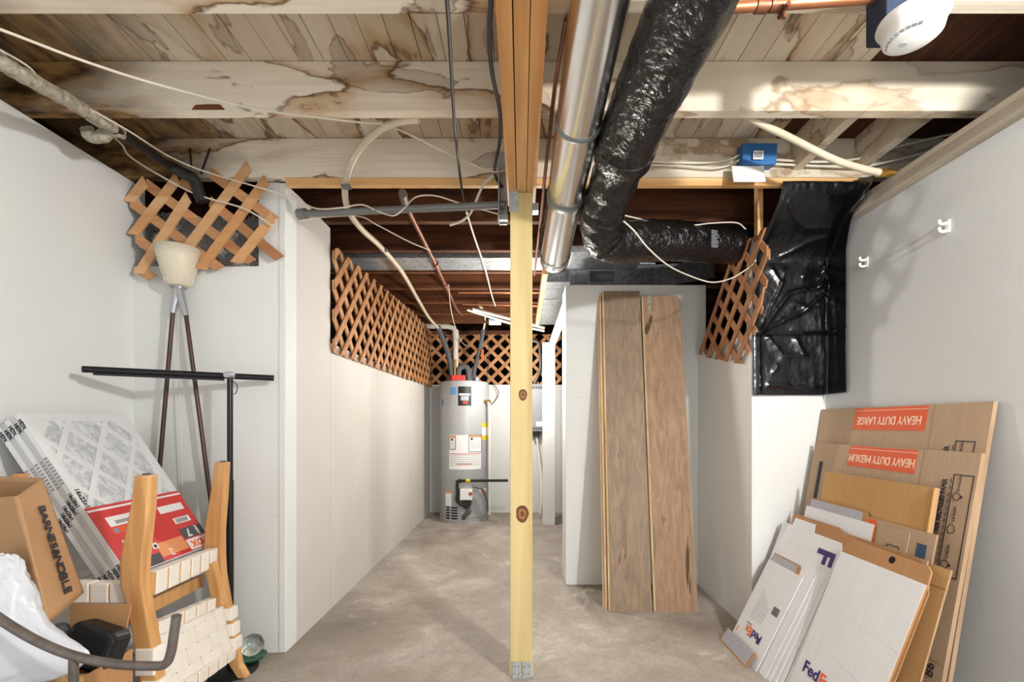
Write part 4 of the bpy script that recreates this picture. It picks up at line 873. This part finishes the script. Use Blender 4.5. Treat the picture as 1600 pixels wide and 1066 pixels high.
# ================================================================== UPSIDE-DOWN CHAIR
YN, YF = 1.30, 1.80
r = thing('lounge_chair', 'wooden chair with white woven webbing standing upside down under the filters', 'chair', (-1.2, 1.55, .0))
def post(pts, Y, th, nm='leg'):
    cs = [(P(x, y, Y), w*Y/F_PX/2) for x, y, w in pts]
    cs.append((Vector((cs[-1][0].x+.03, Y, .012)), cs[-1][1]*.9)) if cs[-1][0].z > .03 else None
    fp = Fr((0, Y, 0), (1, 0, 0), (0, 0, 1))
    poly = [(c.x-h, c.z) for c, h in cs]+[(c.x+h, c.z) for c, h in cs[::-1]]
    m = MB()
    # quads stacked along the post so that the bend stays smooth
    vs = []; n = len(cs)
    for c, h in cs: vs += [(c.x-h, Y-th/2, c.z), (c.x+h, Y-th/2, c.z), (c.x+h, Y+th/2, c.z), (c.x-h, Y+th/2, c.z)]
    fs = [(4*i+k_, 4*i+(k_+1) % 4, 4*i+4+(k_+1) % 4, 4*i+4+k_) for i in range(n-1) for k_ in range(4)]+[(0, 3, 2, 1), (4*n-4, 4*n-3, 4*n-2, 4*n-1)]
    m.add(vs, fs); q = m.build(nm, 'oak', r, bevel=.005)
    t = cs[0][0]; MB().lathe(t, [(cs[0][1]*.5, -.001), (cs[0][1]*.5, .004)], 16).build('glide', 'rubber', q)
    return q
post([(229, 742, 22), (225, 790, 27), (217, 840, 32), (212, 875, 35), (212, 910, 34), (220, 945, 28), (231, 1005, 28), (240, 1066, 27)], YN, .036)
post([(348, 722, 17), (343, 775, 22), (337, 825, 26), (336, 860, 27), (340, 895, 23), (349, 940, 20), (359, 985, 19), (366, 1020, 17), (370, 1038, 15)], YF, .034)
for x, y, Y in ((32, 740, 1.385), (176, 750, 1.93)):
    t = P(x, y, Y); t.z = .86
    if Y > 1.5: t.x, t.y = -1.60, 1.915
    m = MB().tube([(t.x, t.y, .86), (t.x+.01, t.y, .70), (t.x+.02, t.y, .49)], [.019, .023, .026], 4); q = m.build('leg', 'oak', r, bevel=.004)
    MB().lathe((t.x, t.y, .86), [(.008, 0), (.008, .004)], 12).build('glide', 'rubber', q)
def rail(A, B, wd, ht, name, bands, bw, mat='oak', b0=.03, par=None):
    A, B = Vector(A), Vector(B); fr = Fr(A, B-A, (0, 0, 1)); L = (B-A).length
    q = MB().fbox(fr, 0, L, -ht/2, ht/2, -wd/2, wd/2).build(name, mat, par or r, bevel=.004)
    if bands:
        m = MB(); st = (L-2*b0)/bands
        for i in range(bands):
            c = b0+st*(i+.5); m.fbox(fr, c-bw/2, c+bw/2, -ht/2-.003, ht/2+.003, -wd/2-.003, wd/2+.003)
        m.build('webbing_wrap', 'web', q, bevel=.003)
    return fr, L
S0, S1 = Vector((-1.085, YN+.018, .545)), Vector((-1.205, YF-.017, .492))
rail(S0, S1, .030, .062, 'seat_rail', 6, .064, b0=.01)
S2, S3 = Vector((-1.50, YN+.03, .545)), Vector((-1.60, YF+.02, .50))
rail(S0+Vector((-.03, -.0, -.02)), S2+Vector((.02, 0, -.02)), .03, .05, 'side_rail', 6, .052, b0=.01)
rail(S1+Vector((-.03, 0, -.02)), S3+Vector((.02, 0, -.02)), .03, .05, 'side_rail', 0, .05)
rail(S0+Vector((-.06, .0, -.095)), S1+Vector((-.05, 0, -.095)), .022, .045, 'stretcher', 0, .05)
rail(S0+Vector((-.09, .40, -.06)), S0+Vector((-.05, .40, -.22)), .03, .04, 'brace', 0, .05)
def weave(c00, c10, c01, c11, nu, nv, bw, amp, name):
    """over-and-under strips across a four-cornered panel"""
    c00, c10, c01, c11 = map(Vector, (c00, c10, c01, c11)); nn = (c10-c00).cross(c01-c00).normalized(); nn *= (1 if nn.y < 0 else -1)
    at = lambda u, v: c00*(1-u)*(1-v)+c10*u*(1-v)+c01*(1-u)*v+c11*u*v
    m = MB()
    for dirn, na, nb in ((0, nu, nv), (1, nv, nu)):
        for i in range(na):
            uc = (i+.5)/na; hw = bw/na/2; ss = nb*6; vs = []
            for j in range(ss+1):
                v = j/ss; ph = math.cos(PI*(v*nb-.5)) if False else math.sin(PI*(v*nb))*(1 if (int(min(v*nb, nb-1e-6))+i) % 2 == 0 else 1)
                k_ = int(min(v*nb, nb-1e-6)); s_ = (1 if (k_+i+dirn) % 2 == 0 else -1)*max(0, math.sin(PI*(v*nb-k_)))**.35
                for du in (-hw, hw):
                    q = at(uc+du, v) if dirn == 0 else at(v, uc+du); vs.append(q+nn*amp*s_)
            m.add(vs, [(2*j, 2*j+1, 2*j+3, 2*j+2) for j in range(ss)])
    return m.build(name, 'web', r, solid=.002)
T0, T1 = P(236, 985, YN+.02), P(346, 936, YF-.02); B0, B1 = P(259, 1092, YN+.02), P(363, 1020, YF-.02)
rail(T0, T1, .028, .034, 'back_rail', 6, .066, b0=.005); rail(B0, B1, .028, .034, 'back_rail', 6, .066, b0=.005)
weave(B0, B1, T0, T1, 6, 4, .90, .0020, 'back_webbing')
weave(S0+Vector((0, .02, -.03)), S1+Vector((0, -.02, -.03)), S2+Vector((0, 0, -.03)), S3+Vector((0, 0, -.03)), 6, 5, .94, .0015, 'seat_webbing')
# webbing wrapped round the back posts
for (x, y, Y, w, hh) in ((235, 1030, YN, 30, 42), (243, 1080, YN, 30, 42), (356, 958, YF, 22, 19), (360, 982, YF, 21, 19), (364, 1004, YF, 20, 18)):
    c = P(x, y, Y); k_ = Y/F_PX; f = Fr(c, (1, 0, .0), (-.21, 0, 1)); MB().fbox(f, -w*k_/2, w*k_/2, -hh*k_/2, hh*k_/2, -.022, .022).build('webbing_wrap', 'web', r, bevel=.004)
# ================================================================== BAGS, BOX, IRON ROD
def quadgrid(m, a, b, c, d, n, amp, seed):
    """a..b top edge, d..c bottom edge, crumpled"""
    a, b, c, d = map(Vector, (a, b, c, d)); nn = (b-a).cross(d-a).normalized()
    def fn(u, v):
        p = a*(1-u)*(1-v)+b*u*(1-v)+c*u*v+d*(1-u)*v; e = min(1, 8*u*(1-u))*min(1, 2.5*v*(1-v)+.3*v)
        return p+nn*amp*e*(noise.noise(p*9+Vector((seed, 0, 0)))+.5*(1-2*abs(noise.noise(p*14))))
    m.grid(fn, n, n)
at_, ab_ = P(27, 775, 1.06), P(76, 975, 1.07); bt, bb = P(66, 747, 1.19), P(131, 926, 1.20); ct, cb_ = P(-60, 742, 1.27), P(30, 905, 1.27); dt, db = P(-90, 785, 1.12), P(-5, 950, 1.12)
r = thing('paper_bag', 'open brown paper bag lettered BARNES&NOBLE, tipped against the filters', 'bag', (at_.x, 1.15, .54))
m = MB()
for i, q in enumerate(((dt, at_, ab_, db), (at_, bt, bb, ab_), (bt, ct, cb_, bb), (ct, dt, db, cb_), (db, ab_, bb, cb_))): quadgrid(m, *q, 18, .0045, i*3)
m.build('body', 'kraft', r, smooth=True, solid=.0012)
def bface(u, v): return at_*(1-u)*(1-v)+bt*u*(1-v)+bb*u*v+ab_*(1-u)*v
ws_ = {'B': 1, 'A': 1.06, 'R': 1, 'N': 1.1, 'E': .9, 'S': .92, '&': 1.05, 'O': 1.15, 'L': .85}; pos = .17
for ch in 'BARNES&NOBLE':
    pos += ws_[ch]*.0305
    o_ = bface(.56, pos); du = bface(.56, pos+.02)-bface(.56, pos-.02); dv = bface(.60, pos)-bface(.52, pos)
    f = Fr(o_, du, dv); f.o = f.o+f.n*.0062; text(ch, f, 0, 0, .036, 'ink', r, c=.0, bold=.0008, sx=.95)
    pos += ws_[ch]*.0305
# white bag
m = MB(); c0 = P(-12, 985, 1.03)
def bagf(u, v):
    th, ph = PI*v, 2*PI*u; d = Vector((math.sin(th)*math.cos(ph), math.sin(th)*math.sin(ph), math.cos(th)))
    q = Vector((d.x*.088, d.y*.055, d.z*.165)); k_ = max(0, d.x)**3*math.exp(-((d.z+.42)/.36)**2); q += Vector((.17*k_, 0, -.01*k_))
    fo = 1-2*abs(noise.noise(d*2.4+Vector((3, 1, 0)))); q *= 1+.10*noise.noise(d*1.7)+.05*max(0, fo)**2+.07*(1-2*abs(noise.noise(d*3.7)))+.03*(1-2*abs(noise.noise(d*8)))
    return c0+q
m.grid(bagf, 72, 48); tag(m.build('plastic_bag', 'bag', None, smooth=True), 'white crumpled plastic bag at the left edge behind the iron rod', 'bag')
r = thing('cardboard_box', 'open brown cardboard box below the paper bag with a raised flap', 'box', (-1.16, 1.19, 0))
m = MB(); X0, X1, Y0, Y1, H = -1.34, -1.03, 1.08, 1.205, .415
for q in ((X0, X1, Y0, Y0+.005), (X0, X1, Y1-.005, Y1), (X0, X0+.005, Y0+.005, Y1-.005), (X1-.005, X1, Y0+.005, Y1-.005)): m.box(*q, .001, H)
m.box(X0+.005, X1-.005, Y0+.005, Y1-.005, .001, .006); m.build('body', 'cardb', r)
fb = Fr((-1.19, Y1-.003, H), (1, 0, 0), (.0, .0, 1)); MB().prism(fb, [(0, 0), (.135, 0), (.160, .118), (.0, .122)], -.002, .003).build('flap', 'cardb', r)
ff = Fr((X0, Y0, H), (1, 0, 0), (0, -.25, -1)); MB().fbox(ff, .03, .300, 0, .12, .001, .005).build('flap', 'cardt', r); text('C', Fr(ff.p(0, 0, .005), (1, 0, 0), (0, .25, 1)), .26, -.045, .02, 'ink', r)
r = thing('hard_case', 'black moulded case lying in the open cardboard box', 'case', (-1.10, 1.175, .30))
c = P(138, 1012, 1.135)
f = Fr(c, (1, 0, -.30), (.25, .25, 1)); m = MB().prism(f, [(-.06, -.05), (.055, -.05), (.066, -.03), (.062, .035), (.045, .05), (-.05, .052), (-.066, .02)], -.05, .012); m.build('shell', 'black', r, bevel=.010)
MB().prism(f, [(-.05, -.04), (.048, -.04), (.055, .028), (.04, .04), (-.045, .04)], .0115, .016).build('lid_panel', 'black', r, bevel=.004)
MB().lathe(P(88, 985, 1.2), [(.004, -.09), (.028, -.09), (.03, .0), (.02, .012), (.004, .014)], 20).build('handle_end', 'rubber', r, smooth=True)
r = thing('iron_stand', 'curved grey wrought iron rod on a leg at bottom left', 'stand', (-.95, .95, 0))
pts = smoothpath([P(-70, 915, .95), P(-30, 945, .95), P(10, 974, .95), (P(60, 1003, .95)), P(115, 1025, .95), P(180, 1038, .95), P(235, 1041, .95), P(258, 1038, .95), P(267, 1020, .95), P(272, 990, .95), P(276, 962, .95)], 8)
MB().tube(pts, .0092, 12).build('curved_rod', 'iron', r, smooth=True)
a = P(115, 1025, .95); MB().cyl(a, (a.x, .95, .002), .0085, 12).build('leg', 'iron', r, smooth=True)
a = P(-60, 921, .95); MB().cyl(a, (a.x, .95, .002), .0085, 12).build('leg', 'iron', r, smooth=True)
# ================================================================== LIGHT
sc = bpy.context.scene
def light(typ, loc, power, col, size=.3, aim=None):
    d = bpy.data.lights.new('lamp', typ); d.energy = power; d.color = col
    if typ == 'AREA': d.size = size
    else: d.shadow_soft_size = size
    o = bpy.data.objects.new('lamp', d); C.objects.link(o); o.location = loc
    if aim: o.rotation_euler = (Vector(aim)-Vector(loc)).to_track_quat('-Z', 'Y').to_euler()
    return o
light('POINT', (1.31, .0, 1.80), 100, (1, .985, .965), .05)
light('POINT', (.85, -.35, 1.2), 14, (1, .985, .97), .25)  # added soft fill from behind the camera, no fixture belongs to it
light('POINT', (.0, 3.0, 1.5), 19, (1, .94, .86), .05)
light('POINT', (.0, 4.25, 1.5), 30, (1, .94, .86), .05)  # second passage point, added to lift the back wall
w = bpy.data.worlds.new('world'); sc.world = w; w.use_nodes = True
w.node_tree.nodes['Background'].inputs[0].default_value = (.97, .98, 1, 1); w.node_tree.nodes['Background'].inputs[1].default_value = .75
# ================================================================== CAMERA
cam = bpy.data.cameras.new('camera'); co = bpy.data.objects.new('camera', cam); C.objects.link(co)
cam.sensor_width = 36; cam.lens = 36*F_PX/1600; cam.shift_x = (800-CX)/1600; cam.shift_y = (CY-533)/1600; cam.clip_start = .02
co.location = (0, 0, CAMZ); co.rotation_euler = (PI/2, 0, 0); sc.camera = co
sc.view_settings.view_transform = 'Standard'; sc.view_settings.look = 'None'; sc.view_settings.gamma = 1; sc.view_settings.use_curve_mapping = False
sc.view_settings.exposure = 0.56
